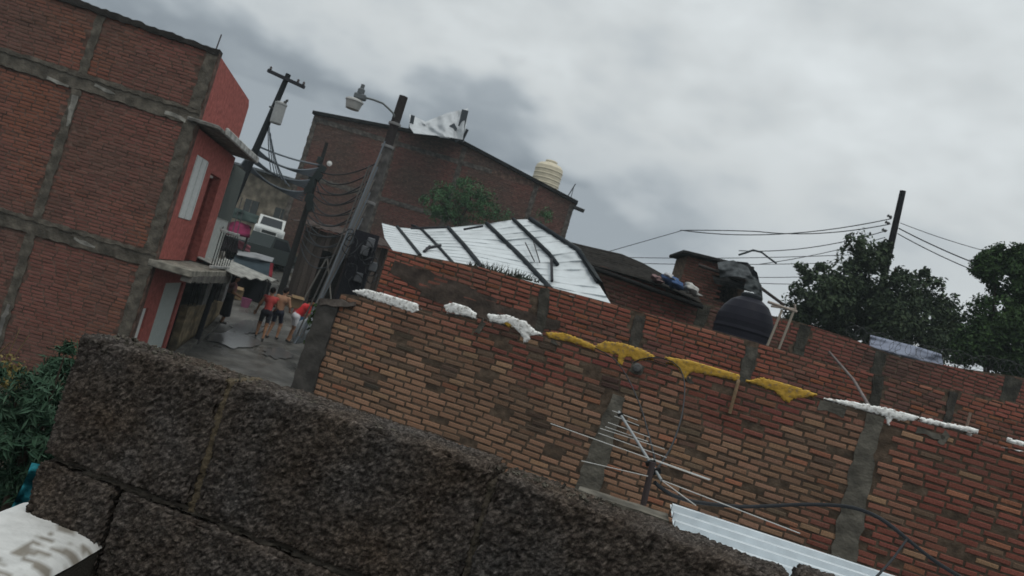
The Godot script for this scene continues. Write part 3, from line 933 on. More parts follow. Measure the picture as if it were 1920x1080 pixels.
	for q in [[0.0, W2, g2 - 0.6, 3.75, Color(0.34, 0.27, 0.17)], [0.0, W2, 4.4, y_low, Color(0.27, 0.28, 0.27)], [1.55, 2.5, 3.75, 4.4, Color(0.3, 0.3, 0.29)], [4.4, W2, 3.75, 4.4, Color(0.27, 0.27, 0.27)]]:
		lw.box(f2 * Transform3D(Basis(), Vector3((q[0] + q[1]) * 0.5, (q[2] + q[3]) * 0.5, -0.14)), Vector3(q[1] - q[0], q[3] - q[2], 0.2), q[4])
	part(h2, "lower_wall", lw, mat("stained plaster", Color.WHITE, 0.9, "blotch", 1.4, 0.3), "tan stained lower wall")
	for q in [[0.0, 1.55], [2.5, 4.4]]:
		var dm := MB.new()   # the room behind: back, floor, ceiling and sides
		var cx: float = (q[0] + q[1]) * 0.5
		var rw: float = q[1] - q[0] + 0.5
		var RC := Color(0.27, 0.28, 0.27)
		dm.box(f2 * Transform3D(Basis(), Vector3(cx, 3.6, -2.25)), Vector3(rw, 2.6, 0.06), RC)
		dm.box(f2 * Transform3D(Basis(), Vector3(cx, 2.35, -1.25)), Vector3(rw, 0.06, 1.95), RC)
		dm.box(f2 * Transform3D(Basis(), Vector3(cx, 4.92, -1.25)), Vector3(rw, 0.06, 1.95), RC)
		for e in [-1.0, 1.0]: dm.box(f2 * Transform3D(Basis(), Vector3(cx + e * rw * 0.5, 3.6, -1.25)), Vector3(0.06, 2.6, 1.94), RC)
		var op := part(h2, "workshop_room", dm, mat("stained plaster"))
		for k in 3:
			var fb := MB.new()
			fb.box(f2 * Transform3D(Basis(), Vector3(lerpf(q[0], q[1], (k + 0.5) / 3.0), 4.07, -0.12)), Vector3(0.025, 0.65, 0.025), Color(0.03, 0.03, 0.03))
			part(op, "window_bar", fb, mat("dark iron"))
	var bd := MB.new()
	bd.box(f2 * Transform3D(Basis(), Vector3(W2 * 0.5, 3.4, -3.6)), Vector3(W2, 3.4, 2.5), Color(0.27, 0.28, 0.27))
	part(h2, "house_body", bd, conc)
	var post := MB.new()
	var pb := on_ground(366, 645)
	post.tube([pb + Vector3(0, -0.1, 0), pb + Vector3(0.05, 1.6, 0.0), Vector3(pb.x + 0.04, 5.02, pb.z)], [0.075, 0.07, 0.065], 8, Color(0.025, 0.025, 0.028))
	single("canopy_post", post, mat("dark iron"), "thick dark post under the pale sheet canopy", "post", pb)

	# beige house closing the street at the bend
	var h3f := Vector3(-17.5, 0, -48.5)
	var x3 := Vector3(0.985, 0, 0.17).normalized(); var z3 := Vector3(-0.17, 0, 0.985).normalized()
	var f3 := frame(h3f, x3, z3)
	var h3 := thing("beige_house", "beige plastered house with flat roof closing the street at its bend", "house", h3f + Vector3.UP * 6.0)
	var b3 := MB.new()
	b3.box(f3 * Transform3D(Basis(), Vector3(2.3, 7.6, -2.0)), Vector3(6.4, 4.6, 4.0), Color(0.36, 0.31, 0.24))
	part(h3, "wall", b3, mat("beige plaster", Color.WHITE, 0.9, "blotch", 3.0, 0.2))
	var c3 := MB.new()
	c3.box(f3 * Transform3D(Basis(), Vector3(-0.55, 7.4, 0.03)), Vector3(0.6, 3.8, 0.06), Color(0.4, 0.16, 0.15))
	part(h3, "corner_band", c3, red, "faded pink painted strip")
	var e3 := MB.new()
	e3.box(f3 * Transform3D(Basis(), Vector3(2.3, 9.98, -1.8)), Vector3(6.8, 0.16, 4.8), Color(0.22, 0.25, 0.27), 0.02)
	part(h3, "roof_slab", e3, conc)
	for q in [[1.0, 7.6, 0.9, 1.1], [3.0, 7.6, 0.9, 1.1]]:
		var wm := MB.new()
		wm.box(f3 * Transform3D(Basis(), Vector3(q[0], q[1], 0.02)), Vector3(q[2], q[3], 0.04), Color(0.06, 0.07, 0.07))
		var wp := part(h3, "window", wm, mat("dark glass", Color.WHITE, 0.15, ""))
		var wf := MB.new()
		wf.box(f3 * Transform3D(Basis(), Vector3(q[0], q[1], 0.06)), Vector3(0.05, q[3], 0.03), Color(0.3, 0.28, 0.25))
		wf.box(f3 * Transform3D(Basis(), Vector3(q[0], q[1] - q[3] * 0.5, 0.08)), Vector3(q[2] + 0.15, 0.07, 0.1), Color(0.3, 0.28, 0.25))
		part(wp, "frame", wf, conc)

	# dark weathered shack on the right of the street, doorway open
	var sx := Vector3(0.97, 0, 0.24).normalized(); var sz := Vector3(-0.24, 0, 0.97).normalized()
	var so := Vector3(-8.2, 0, -30.6)
	var sf := frame(so, sx, sz)
	var hut := thing("wooden_shack", "dark weathered plank shack with black open doorway and sagging tin roof", "shack", so + Vector3.UP * 4.0)
	var rng := RandomNumberGenerator.new(); rng.seed = 31
	for i in 26:
		var s := i * 0.19
		if s > 0.85 and s < 2.0:
			var ln := MB.new()
			ln.box(sf * Transform3D(Basis(), Vector3(s + 0.09, 6.65, 0)), Vector3(0.17, 0.7, 0.03), Color(0.14, 0.115, 0.1) * rng.randf_range(0.5, 1.4))
			part(hut, "plank", ln, mat("old wood", Color.WHITE, 0.95, "fine", 0.5, 0.6))
			continue
		var pl := MB.new()
		var hh := rng.randf_range(3.4, 3.7)
		pl.box(sf * Transform3D(Basis(Vector3.BACK, rng.randf_range(-0.015, 0.015)), Vector3(s + 0.09, 3.5 + hh * 0.5, rng.randf_range(-0.015, 0.015))), Vector3(0.175, hh, 0.03), Color(0.14, 0.115, 0.1) * rng.randf_range(0.5, 1.4))
		part(hut, "plank", pl, mat("old wood"))
	var hb := MB.new()
	hb.box(sf * Transform3D(Basis(), Vector3(2.5, 5.0, -2.4)), Vector3(4.9, 3.6, 0.1), Color(0.14, 0.115, 0.1))
	hb.box(sf * Transform3D(Basis(), Vector3(0.05, 5.0, -1.2)), Vector3(0.06, 3.6, 2.35), Color(0.14, 0.115, 0.1))
	hb.box(sf * Transform3D(Basis(), Vector3(4.9, 5.0, -1.2)), Vector3(0.06, 3.6, 2.35), Color(0.14, 0.115, 0.1))
	part(hut, "rear_wall", hb, mat("old wood"))
	var tr := []
	for i in 9:
		var r := []
		for j in 60:
			var s := -0.5 + j * 0.1
			r.append(sf * Vector3(s, 7.45 - i * 0.05 + 0.02 * sin(j * 1.9) + 0.12 * noise_a.get_noise_2d(s * 12.0, i * 5.0), -2.7 + i * 0.4))
		tr.append(r)
	var rfm := MB.new()
	rfm.grid(tr, Color(0.11, 0.09, 0.08), 0.01)
	part(hut, "tin_roof", rfm, mat("rusty sheet", Color.WHITE, 0.7, "blotch", 0.9))
	var jb := MB.new()
	jb.tube([sf * Vector3(0.75, 3.9, 0.12), sf * Vector3(1.25, 6.1, 0.1)], [0.035], 6, Color(0.26, 0.25, 0.23))
	jb.tube([sf * Vector3(1.25, 6.1, 0.12), sf * Vector3(1.95, 4.6, 0.2)], [0.03], 6, Color(0.26, 0.25, 0.23))
	part(hut, "leaning_poles", jb, mat("old wood"), "pale poles leaning across the doorway")

func thing_part(parent: Node3D, called: String) -> Node3D:
	var o := Node3D.new()
	o.name = called
	parent.add_child(o, true)
	return o

# ------------------------------------------------------------------ the big brick house behind, its roof debris and tank
func build_back_house() -> void:
	var never := func(_s, _h): return false
	var D := 41.0
	var p0 := at(590, 215, D); var p1 := at(860, 266, D); var p2 := at(1078, 382, D)
	var left := Vector3(p0.x, 0, -D)
	var t := thing("large_brick_house", "tall brick gable house with long sloping dark roof edge behind the tree", "house", Vector3((p0.x + p2.x) * 0.5, ground_y(D), -D))
	var w := frame(left, Vector3.RIGHT, Vector3.BACK)
	var prof := [Vector2(0, p0.y), Vector2(p1.x - p0.x, p1.y), Vector2(p2.x - p0.x, p2.y)]
	var L := p2.x - p0.x
	var top := func(s): return lerp_table(prof, s)
	wall_core(t, w, 0, L, 4.0, top, 0.25, mat("dark mortar"), 1.2)
	var yb1 := on_plane(640, 350, left, Vector3.BACK).y
	var yb2 := yb1 + 2.95
	var cols := [0.12, 4.35, 7.9, 12.0, L - 0.12]
	var skip := func(s, h):
		if absf(h - yb1) < 0.12 or (absf(h - yb2) < 0.1): return true
		for c in cols:
			if absf(s - c) < 0.14: return true
		return h < 5.5
	var colour := func(s, h, rng):
		var k: float = clampf(0.5 + noise_c.get_noise_2d(s * 5.0, h * 5.0) * 1.2, 0, 1)
		return red_brick(rng, Color(0.125, 0.085, 0.072).lerp(Color(0.2, 0.088, 0.075), k), 0.16)
	lay_bricks(t, w, L, 5.4, top, 0.3, 0.09, 0.012, skip, colour, 0, never, "far house brick", 9)
	var conc := mat("grey green concrete")
	var CC := Color(0.17, 0.15, 0.135)
	for y in [yb1, yb2]:
		var mb := MB.new()
		rough_strip(mb, w, [Vector2(0, y), Vector2(L if y < 10 else minf(L, 9.6), y)], [0.24, 0.22], 0.0, 0.03, int(y * 9), CC)
		part(t, "ring_beam", mb, conc)
	for c in cols:
		var mb := MB.new()
		rough_strip(mb, w, [Vector2(c, 4.2), Vector2(c, top.call(c) - 0.1)], [0.26, 0.24], 0.0, 0.045, int(c * 9), CC * 0.9)
		part(t, "concrete_column", mb, conc)
	var rf := MB.new()
	for i in 2:
		var a: Vector2 = prof[i]; var b: Vector2 = prof[i + 1]
		var q := [w * Vector3(a.x - (0.1 if i == 0 else 0.0), a.y, 0.18), w * Vector3(b.x + (0.12 if i else 0.0), b.y, 0.18), w * Vector3(b.x + (0.12 if i else 0.0), b.y, -9.0), w * Vector3(a.x - (0.1 if i == 0 else 0.0), a.y, -9.0)]
		var u := Vector3.UP * 0.16
		rf.quad(q[0] + u, q[1] + u, q[2] + u, q[3] + u, Color(0.05, 0.05, 0.05))
		rf.quad(q[0], q[1], q[1] + u, q[0] + u, Color(0.035, 0.035, 0.035))
		rf.quad(q[3], q[2], q[1], q[0], Color(0.04, 0.04, 0.04))
		if i == 0: rf.quad(q[3], q[0], q[0] + u, q[3] + u, Color(0.04, 0.04, 0.04))
		else: rf.quad(q[1], q[2], q[2] + u, q[1] + u, Color(0.04, 0.04, 0.04))
	part(t, "roof", rf, mat("dark roofing", Color.WHITE, 0.8, "blotch", 2.0))
	for s in [0.0, L]:
		var sd := MB.new()
		sd.box(Transform3D(Basis(), w * Vector3(s + (0.12 if s < 1 else -0.12), (4.0 + top.call(s)) * 0.5, -4.6)), Vector3(0.22, top.call(s) - 4.0, 8.7), Color(0.13, 0.09, 0.08))
		part(t, "side_wall", sd, mat("left house brick"))
	var stub := MB.new()
	stub.box(Transform3D(Basis(Vector3.BACK, -0.1), at(1085, 392, D)), Vector3(0.6, 0.12, 0.5), Color(0.07, 0.07, 0.07))
	part(t, "gutter_stub", stub, conc)
	var rd := MB.new()
	rd.tube([at(1062, 372, D - 0.0), at(1079, 345, D)], [0.03], 5, Color(0.1, 0.11, 0.12))
	rd.tube([at(1069, 376, D - 0.0), at(1076, 350, D)], [0.02], 5, Color(0.1, 0.11, 0.12))
	part(t, "rebar", rd, mat("dark iron"))
	# crumpled sheets thrown on the roof
	var zinc := mat("bright sheet", Color.WHITE, 0.4, "faint", 2.0, 0.1)
	var sheets := [
		[[[768, 214], [798, 228], [838, 212], [878, 203]], [[768, 238], [802, 242], [836, 232], [872, 222]], [[776, 250], [815, 254], [845, 258], [868, 262]], Color(0.46, 0.49, 0.51), 39.0],
		[[[800, 246], [820, 236], [850, 216], [878, 206]], [[815, 252], [835, 250], [856, 244], [874, 238]], [[826, 258], [846, 260], [860, 262], [870, 266]], Color(0.45, 0.49, 0.51), 40.6]]
	for q in sheets:
		var rows := []
		for i in 15:
			var f := i / 14.0
			var r := []
			for j in 31:
				var g := j / 30.0 * 2.999
				var k := int(g); var m := g - k
				var cp := []
				for row in 3:
					cp.append(Vector2(q[row][k][0], q[row][k][1]).lerp(Vector2(q[row][k + 1][0], q[row][k + 1][1]), m))
				var p: Vector2 = cp[0].lerp(cp[1], f * 2.0) if f < 0.5 else cp[1].lerp(cp[2], f * 2.0 - 1.0)
				r.append(at(p.x, p.y, q[4] + 2.6 * (1.0 - f) + 1.1 * noise_a.get_noise_2d(g * 16.0, f * 14.0) + 0.03 * sin(g * 40.0)))
			rows.append(r)
		var mb := MB.new()
		mb.grid(rows, q[3], 0.004)
		single("torn_roof_sheet", mb, zinc, ["crumpled pale roof sheet curled up on the brick gable roof", "bent grey roof sheet lying behind the curled one on the brick gable"][0 if q[4] < 40 else 1], "roof sheet", at(820, 252, 40.5), "sheets torn loose on the far roof")
	for q in [[872, 208, 862, 252, 0.17], [774, 218, 770, 240, 0.1], [846, 236, 860, 262, 0.2], [876, 244, 866, 264, 0.07]]:
		var mb := MB.new()
		var a := at(q[0], q[1], 40.0); var b := at(q[2], q[3], 40.3)
		var up := (a - b).normalized()
		mb.box(Transform3D(Basis(up.cross(Vector3.BACK).normalized(), up, up.cross(Vector3.BACK).normalized().cross(up)), (a + b) * 0.5), Vector3(q[4] * 2.0, (a - b).length() + 0.1, 0.06), Color(0.09, 0.1, 0.11), 0.01)
		single("roof_frame_piece", mb, mat("dark iron"), "dark frame strip sticking up among the torn roof sheets", "metal strip", b, "dark strips among the torn sheets")
	# cream water tank on the roof
	var tb := at(1020, 352, 41.9)
	var tp := 1.4
	var tk := thing("cream_water_tank", "cream plastic water tank with domed lid on the sloping roof edge", "water tank", tb + Vector3.DOWN * 0.45)
	var mb := MB.new()
	var rad := 0.74
	var pr := [Vector2(0, -0.45), Vector2(rad, -0.45)]
	for i in 6:
		pr.append(Vector2(rad, -0.35 + i * 0.24)); pr.append(Vector2(rad * 1.025, -0.3 + i * 0.24)); pr.append(Vector2(rad, -0.25 + i * 0.24))
	pr += [Vector2(rad * 0.97, 1.1), Vector2(rad * 0.8, 1.24), Vector2(rad * 0.5, 1.32), Vector2(rad * 0.42, 1.33)]
	mb.lathe(tb, Vector3.UP, pr, 28, Color(0.66, 0.6, 0.46))
	part(tk, "tank_body", mb, mat("cream plastic", Color.WHITE, 0.5, "faint", 2.0))
	var ld := MB.new()
	ld.lathe(tb, Vector3.UP, [Vector2(rad * 0.44, 1.31), Vector2(rad * 0.44, 1.44), Vector2(rad * 0.36, 1.48), Vector2(0.0, 1.5)], 20, Color(0.6, 0.55, 0.43))
	part(tk, "lid", ld, mat("cream plastic"))
	var ps := MB.new()
	ps.box(Transform3D(Basis(), Vector3(tb.x, 0.5 * (tb.y - 0.45 + top.call(tb.x - p0.x)) - 0.05, tb.z)), Vector3(1.3, absf(tb.y - 0.45 - top.call(tb.x - p0.x)) + 0.4, 1.3), Color(0.15, 0.13, 0.12))
	part(tk, "plinth", ps, conc)
# ------------------------------------------------------------------ the three brick walls across the yard
var fw: Transform3D   # front wall frame
var bw: Transform3D   # second wall
var cw: Transform3D   # third wall
func px_on(w: Transform3D, px: float, py: float) -> Vector2:
	var p := w.affine_inverse() * on_plane(px, py, w.origin, w.basis.z)
	return Vector2(p.x, p.y)
func top_table(w: Transform3D, pts: Array) -> Array:
	var t := []
	for p in pts: t.append(px_on(w, p[0], p[1]))
	return t
func parapet_line(px: float) -> float:
	return lerp_table([Vector2(0, 560), Vector2(150, 600), Vector2(480, 690), Vector2(940, 860), Vector2(1500, 1062), Vector2(1920, 1215)], px)

func build_walls() -> void:
	var conc := mat("grey green concrete")
	var CC := Color(0.2, 0.185, 0.155)
	# --- front wall
	var a := Vector3(-2.2, 0, -11.2); var b := Vector3(6.0, 0, -8.8)
	var x := (b - a).normalized()
	fw = frame(a, x, x.cross(Vector3.UP))
	var L := 10.2
	var tp := top_table(fw, [[640, 548], [680, 552], [780, 576], [890, 594], [1000, 622], [1120, 652], [1230, 674], [1385, 711], [1530, 744], [1640, 768], [1735, 790], [1830, 812], [1850, 830], [1920, 846]])
	tp.append(Vector2(L, tp[tp.size() - 1].y + 0.08))
	var s0: float = tp[0].x
	var top := func(s): return lerp_table(tp, s) - 0.02
	var t := thing("front_brick_wall", "long rough brick wall topped with white and yellow foam sealant, concrete columns", "wall", fw * Vector3(4.0, 1.1, 0))
	wall_core(t, fw, s0, L, 0.8, top, 0.14, mat("brown mortar", Color(0.155, 0.112, 0.08).linear_to_srgb(), 0.95, "blotch", 0.7, 0.5))
	var cA := px_on(fw, 1130, 830); var cB := px_on(fw, 1620, 890)
	var skip := func(s, h):
		if absf(s - cA.x - 0.02) < 0.12 and h < px_on(fw, 1160, 740).y: return true
		if absf(s - cB.x) < 0.13 and h < px_on(fw, 1640, 775).y: return true
		if noise_c.get_noise_2d(s * 30.0 + 7.0, h * 40.0) > 0.5: return true   # smeared over with mortar
		return false
	var spots := [[1000, 795, 0.13], [1190, 690, 0.11], [1010, 655, 0.1], [760, 640, 0.3], [830, 700, 0.25], [700, 720, 0.12], [960, 625, 0.14], [1130, 740, 0.2]]
	var dirt := []
	for q in spots:
		var p := px_on(fw, q[0], q[1]); dirt.append([p, q[2]])
	var colour := func(s, h, rng):
		var u: float = top.call(s) - h
		var n1: float = noise_c.get_noise_2d(s * 7.0, h * 11.0)
		var redness: float = clampf(maxf((0.6 - u) * 4.0, (s - 6.6) * 1.3) + n1 * 1.6, 0, 1)
		var left: float = clampf((2.3 - s) * 0.7, 0, 1)
		redness *= 1.0 - left * 0.75
		var c := Color(0.39, 0.225, 0.145).lerp(Color(0.3, 0.105, 0.078), redness)
		var r: float = rng.randf()
		if r < 0.06: c = Color(0.44, 0.19, 0.115)
		elif r < 0.14: c = Color(0.23, 0.15, 0.105)
		elif r < 0.19: c = Color(0.46, 0.28, 0.17)
		var d: float = clampf(noise_a.get_noise_2d(s * 10.0 + 40.0, h * 12.0) * 1.8 - 0.15, 0, 1) * 0.7
		for q in dirt:
			d = maxf(d, clampf(1.5 - Vector2(s, h).distance_to(q[0]) / q[1] + n1, 0, 1))
		c = c.lerp(Color(0.075, 0.065, 0.052), d * 0.85)
		return red_brick(rng, c, 0.17)
	var seen := func(p): return p.x > 600 and p.x < 1915 and p.y < parapet_line(p.x) - 4 and p.y < 1075
	lay_bricks(t, fw, L, 2.9, top, 0.255, 0.079, 0.011, skip, colour, 300, seen, "front wall brick", 17, s0)
	# concrete columns, wandering in width
	for q in [[cA, [[1160, 742], [1140, 800], [1120, 860], [1095, 940]], [0.14, 0.22, 0.27, 0.3]], [cB, [[1640, 778], [1622, 850], [1612, 900], [1590, 1000], [1580, 1060]], [0.18, 0.2, 0.26, 0.27, 0.26]]]:
		var mb := MB.new()
		var path := []
		for p in q[1]: path.append(px_on(fw, p[0], p[1]))
		path.append(Vector2(path[path.size() - 1].x, 1.0)); q[2].append(0.26)
		rough_strip(mb, fw, path, q[2], -0.01, 0.022, int(q[0].x * 10), CC)
		part(t, "concrete_column", mb, conc)
	for q in [[1040, 642, 0.1, 0.07], [902, 612, 0.07, 0.2], [1195, 690, 0.16, 0.12], [1295, 712, 0.1, 0.05], [1560, 765, 0.3, 0.13], [1770, 820, 0.07, 0.18], [1745, 812, 0.3, 0.06]]:
		var p := px_on(fw, q[0], q[1])
		var mb := MB.new()
		rough_strip(mb, fw, [p + Vector2(-q[2] * 0.5, 0), p + Vector2(q[2] * 0.5, -0.02)], [q[3], q[3] * 0.8], -0.01, 0.019, int(q[0]), CC * 0.8)
		part(t, "cement_patch", mb, conc)
	# foam sealant along the top
	var foam := [
		["white", [[662, 546], [684, 543], [722, 552], [782, 570], [784, 582], [772, 586], [740, 574], [700, 562]]],
		["white", [[833, 573], [850, 568], [878, 577], [893, 590], [890, 596], [866, 590], [840, 584]]],
		["white", [[914, 590], [950, 592], [985, 604], [1003, 622], [1015, 626], [994, 630], [991, 641], [983, 641], [979, 628], [962, 611], [920, 601]]],
		["yellow", [[942, 604], [952, 599], [962, 607], [955, 614]]],
		["yellow", [[1024, 624], [1060, 626], [1092, 638], [1122, 652], [1112, 656], [1070, 641], [1030, 633]]],
		["yellow", [[1114, 650], [1135, 641], [1165, 644], [1202, 655], [1228, 670], [1205, 675], [1192, 677], [1180, 668], [1172, 668], [1166, 684], [1159, 683], [1160, 666], [1130, 658]]],
		["yellow", [[1248, 670], [1290, 676], [1340, 690], [1386, 704], [1384, 714], [1340, 705], [1300, 697], [1291, 701], [1284, 712], [1279, 700], [1262, 682]]],
		["yellow", [[1400, 714], [1432, 710], [1480, 722], [1532, 740], [1506, 745], [1488, 747], [1478, 756], [1468, 749], [1452, 733]]],
		["white", [[1545, 747], [1600, 755], [1660, 766], [1722, 782], [1712, 788], [1690, 788], [1672, 784], [1667, 797], [1663, 796], [1660, 780], [1600, 764]]],
		["white", [[1726, 784], [1780, 795], [1834, 806], [1832, 812], [1780, 802], [1728, 791]]],
		["white", [[1890, 822], [1925, 832], [1925, 838], [1888, 828]]]]
	for q in foam:
		var white: bool = q[0] == "white"
		var col := Color(0.86, 0.86, 0.84) if white else Color(0.48, 0.29, 0.045)
		foam_strip(t, fw, q[1], col, "white foam sealant" if white else "mustard yellow foam sealant", top)
	# plastered pier at the wall's free end
	var pier := MB.new()
	rough_strip(pier, fw, [Vector2(s0 - 0.14, 1.2), Vector2(s0 - 0.12, top.call(s0) - 0.16)], [0.42, 0.32], -0.16, 0.05, 71, Color(0.1, 0.092, 0.085))
	part(t, "plastered_pier", pier, mat("stained plaster"), "grey plastered pier at the wall end")
	var pcap := MB.new()
	rough_strip(pcap, fw, [px_on(fw, 606, 560) + Vector2(0, -0.05), px_on(fw, 668, 572) + Vector2(0, 0.0)], [0.09, 0.07], -0.05, 0.07, 72, Color(0.2, 0.17, 0.15))
	part(t, "pier_cap", pcap, conc)

	# --- second wall
	var a2 := Vector3(-2.2, 0, -14.3); var b2 := Vector3(9.8, 0, -15.0)
	var x2 := (b2 - a2).normalized()
	bw = frame(a2, x2, x2.cross(Vector3.UP))
	var tb := top_table(bw, [[728, 468], [800, 482], [900, 500], [1000, 530], [1150, 570], [1335, 618], [1480, 660], [1560, 684], [1700, 714], [1920, 758]])
	var L2: float = tb[tb.size() - 1].x + 0.8
	var s2: float = tb[0].x
	var top2 := func(s): return lerp_table(tb, s)
	var t2 := thing("second_brick_wall", "red brick wall behind the foam-topped one, carrying the collapsed white roof", "wall", bw * Vector3(4.5, 1.7, 0))
	wall_core(t2, bw, s2, L2, 1.2, top2, 0.15, mat("brown mortar"))
	var cols2 := [px_on(bw, 1195, 620).x, px_on(bw, 1400, 680).x, px_on(bw, 1640, 735).x, px_on(bw, 1018, 560).x, px_on(bw, 1785, 760).x]
	var skip2 := func(s, h):
		for c in cols2:
			if absf(s - c) < 0.1: return true
		return false
	var colour2 := func(s, h, rng):
		var n1: float = noise_c.get_noise_2d(s * 6.0 + 90.0, h * 9.0)
		var c := Color(0.34, 0.115, 0.08).lerp(Color(0.22, 0.11, 0.085), clampf(0.35 + n1 * 1.6, 0, 1))
		if rng.randf() < 0.12: c = Color(0.34, 0.125, 0.07)
		if absf(top2.call(s) - h) < 0.14 and rng.randf() < 0.5: c = Color(0.37, 0.15, 0.1)
		return red_brick(rng, c, 0.24)
	var seen2 := func(p): return p.x > 1180 and p.x < 1915 and p.y < 545 + 0.232 * (p.x - 640) - 3
	lay_bricks(t2, bw, L2, 4.6, top2, 0.275, 0.083, 0.018, skip2, colour2, 300, seen2, "second wall brick", 27, s2)
	for q in [[[1200, 592], [1185, 660], 0.2, 0.5], [[1410, 650], [1395, 715], 0.24, 0.6], [[1648, 704], [1636, 770], 0.2, 0.35], [[1022, 540], [1015, 600], 0.18, 0.45], [[1788, 735], [1780, 770], 0.16, 0.4]]:
		var mb := MB.new()
		var p := px_on(bw, q[0][0], q[0][1]); var e := px_on(bw, q[1][0], q[1][1])
		rough_strip(mb, bw, [p, e, Vector2(e.x, 1.4)], [q[2], q[2], q[2]], -0.01, 0.024, int(p.x * 10), CC * q[3] * 1.1)
		part(t2, "concrete_column", mb, conc)
	# smeared plaster over the lower left of it
	for q in [[[[735, 500], [780, 520], [850, 545], [930, 570]], [0.22, 0.36, 0.34, 0.16], 81], [[[790, 545], [870, 570], [990, 602], [1050, 610]], [0.2, 0.3, 0.3, 0.15], 82]]:
		var mb := MB.new()
		var path := []
		for p in q[0]: path.append(px_on(bw, p[0], p[1]))
		rough_strip(mb, bw, path, q[1], 0.0, 0.02 + 0.002 * (q[2] - 81), q[2], Color(0.115, 0.088, 0.072))
		part(t2, "plaster_patch", mb, mat("stained plaster"), "smeared brown plaster")

	# --- third wall, with the low dark roof and the wire on top
	var a3 := Vector3(0.5, 0, -17.8); var b3 := Vector3(12.5, 0, -18.6)
	var x3 := (b3 - a3).normalized()
	cw = frame(a3, x3, x3.cross(Vector3.UP))
	var tc := top_table(cw, [[1060, 480], [1098, 491], [1140, 503], [1190, 517], [1230, 530], [1270, 546], [1320, 569], [1440, 590], [1499, 604], [1600, 636], [1678, 667], [1800, 690], [1920, 708]])
	var L3: float = tc[tc.size() - 1].x + 1.2
	var s3: float = tc[0].x
	var top3 := func(s): return lerp_table(tc, s)
	var t3 := thing("third_brick_wall", "dark red brick wall behind the black tank with coiled wire along its top", "wall", cw * Vector3(6, 2.1, 0))
	wall_core(t3, cw, s3, L3, 1.6, top3, 0.15, mat("brown mortar"))
	var cols3 := [px_on(cw, 1312, 600).x, px_on(cw, 1500, 640).x, px_on(cw, 1640, 700).x, px_on(cw, 1890, 740).x]
	var skip3 := func(s, h):
		for c in cols3:
			if absf(s - c) < 0.12: return true
		return false
	var colour3 := func(s, h, rng):
		var n1: float = noise_c.get_noise_2d(s * 6.0 + 190.0, h * 9.0)
		return red_brick(rng, Color(0.28, 0.1, 0.078).lerp(Color(0.17, 0.09, 0.075), clampf(0.45 + n1 * 1.5, 0, 1)), 0.22)
	lay_bricks(t3, cw, L3, 5.4, top3, 0.275, 0.083, 0.016, skip3, colour3, 0, seen2, "third wall brick", 37, s3)
	for i in cols3.size():
		var c: float = cols3[i]
		var mb := MB.new()
		rough_strip(mb, cw, [Vector2(c, 2.0), Vector2(c + 0.02, top3.call(c) - 0.03)], [0.24, 0.26] if i < 3 else [0.4, 0.42], -0.01, 0.022, int(c * 13), CC * 0.45)
		part(t3, "concrete_column", mb, conc)
	# coils of wire
	var wire := MB.new()
	var pts := []
	var sa := px_on(cw, 1590, 630).x
	var n := 620
	for i in n:
		var f := float(i) / n
		var s := lerpf(sa, L3, f)
		var an := f * TAU * 26.0
		var r := 0.16 + 0.14 * noise_a.get_noise_1d(i * 1.3)
		pts.append(cw * Vector3(s + 0.12 * sin(an), top3.call(s) + 0.2 + r * cos(an), -0.07 + r * sin(an)))
	wire.tube(pts, [0.005], 4, Color(0.08, 0.085, 0.085), false)
	single("razor_wire", wire, mat("dark iron"), "coiled razor wire along the top of the dark brick wall", "wire", cw * Vector3(9, top3.call(9.0), 0))

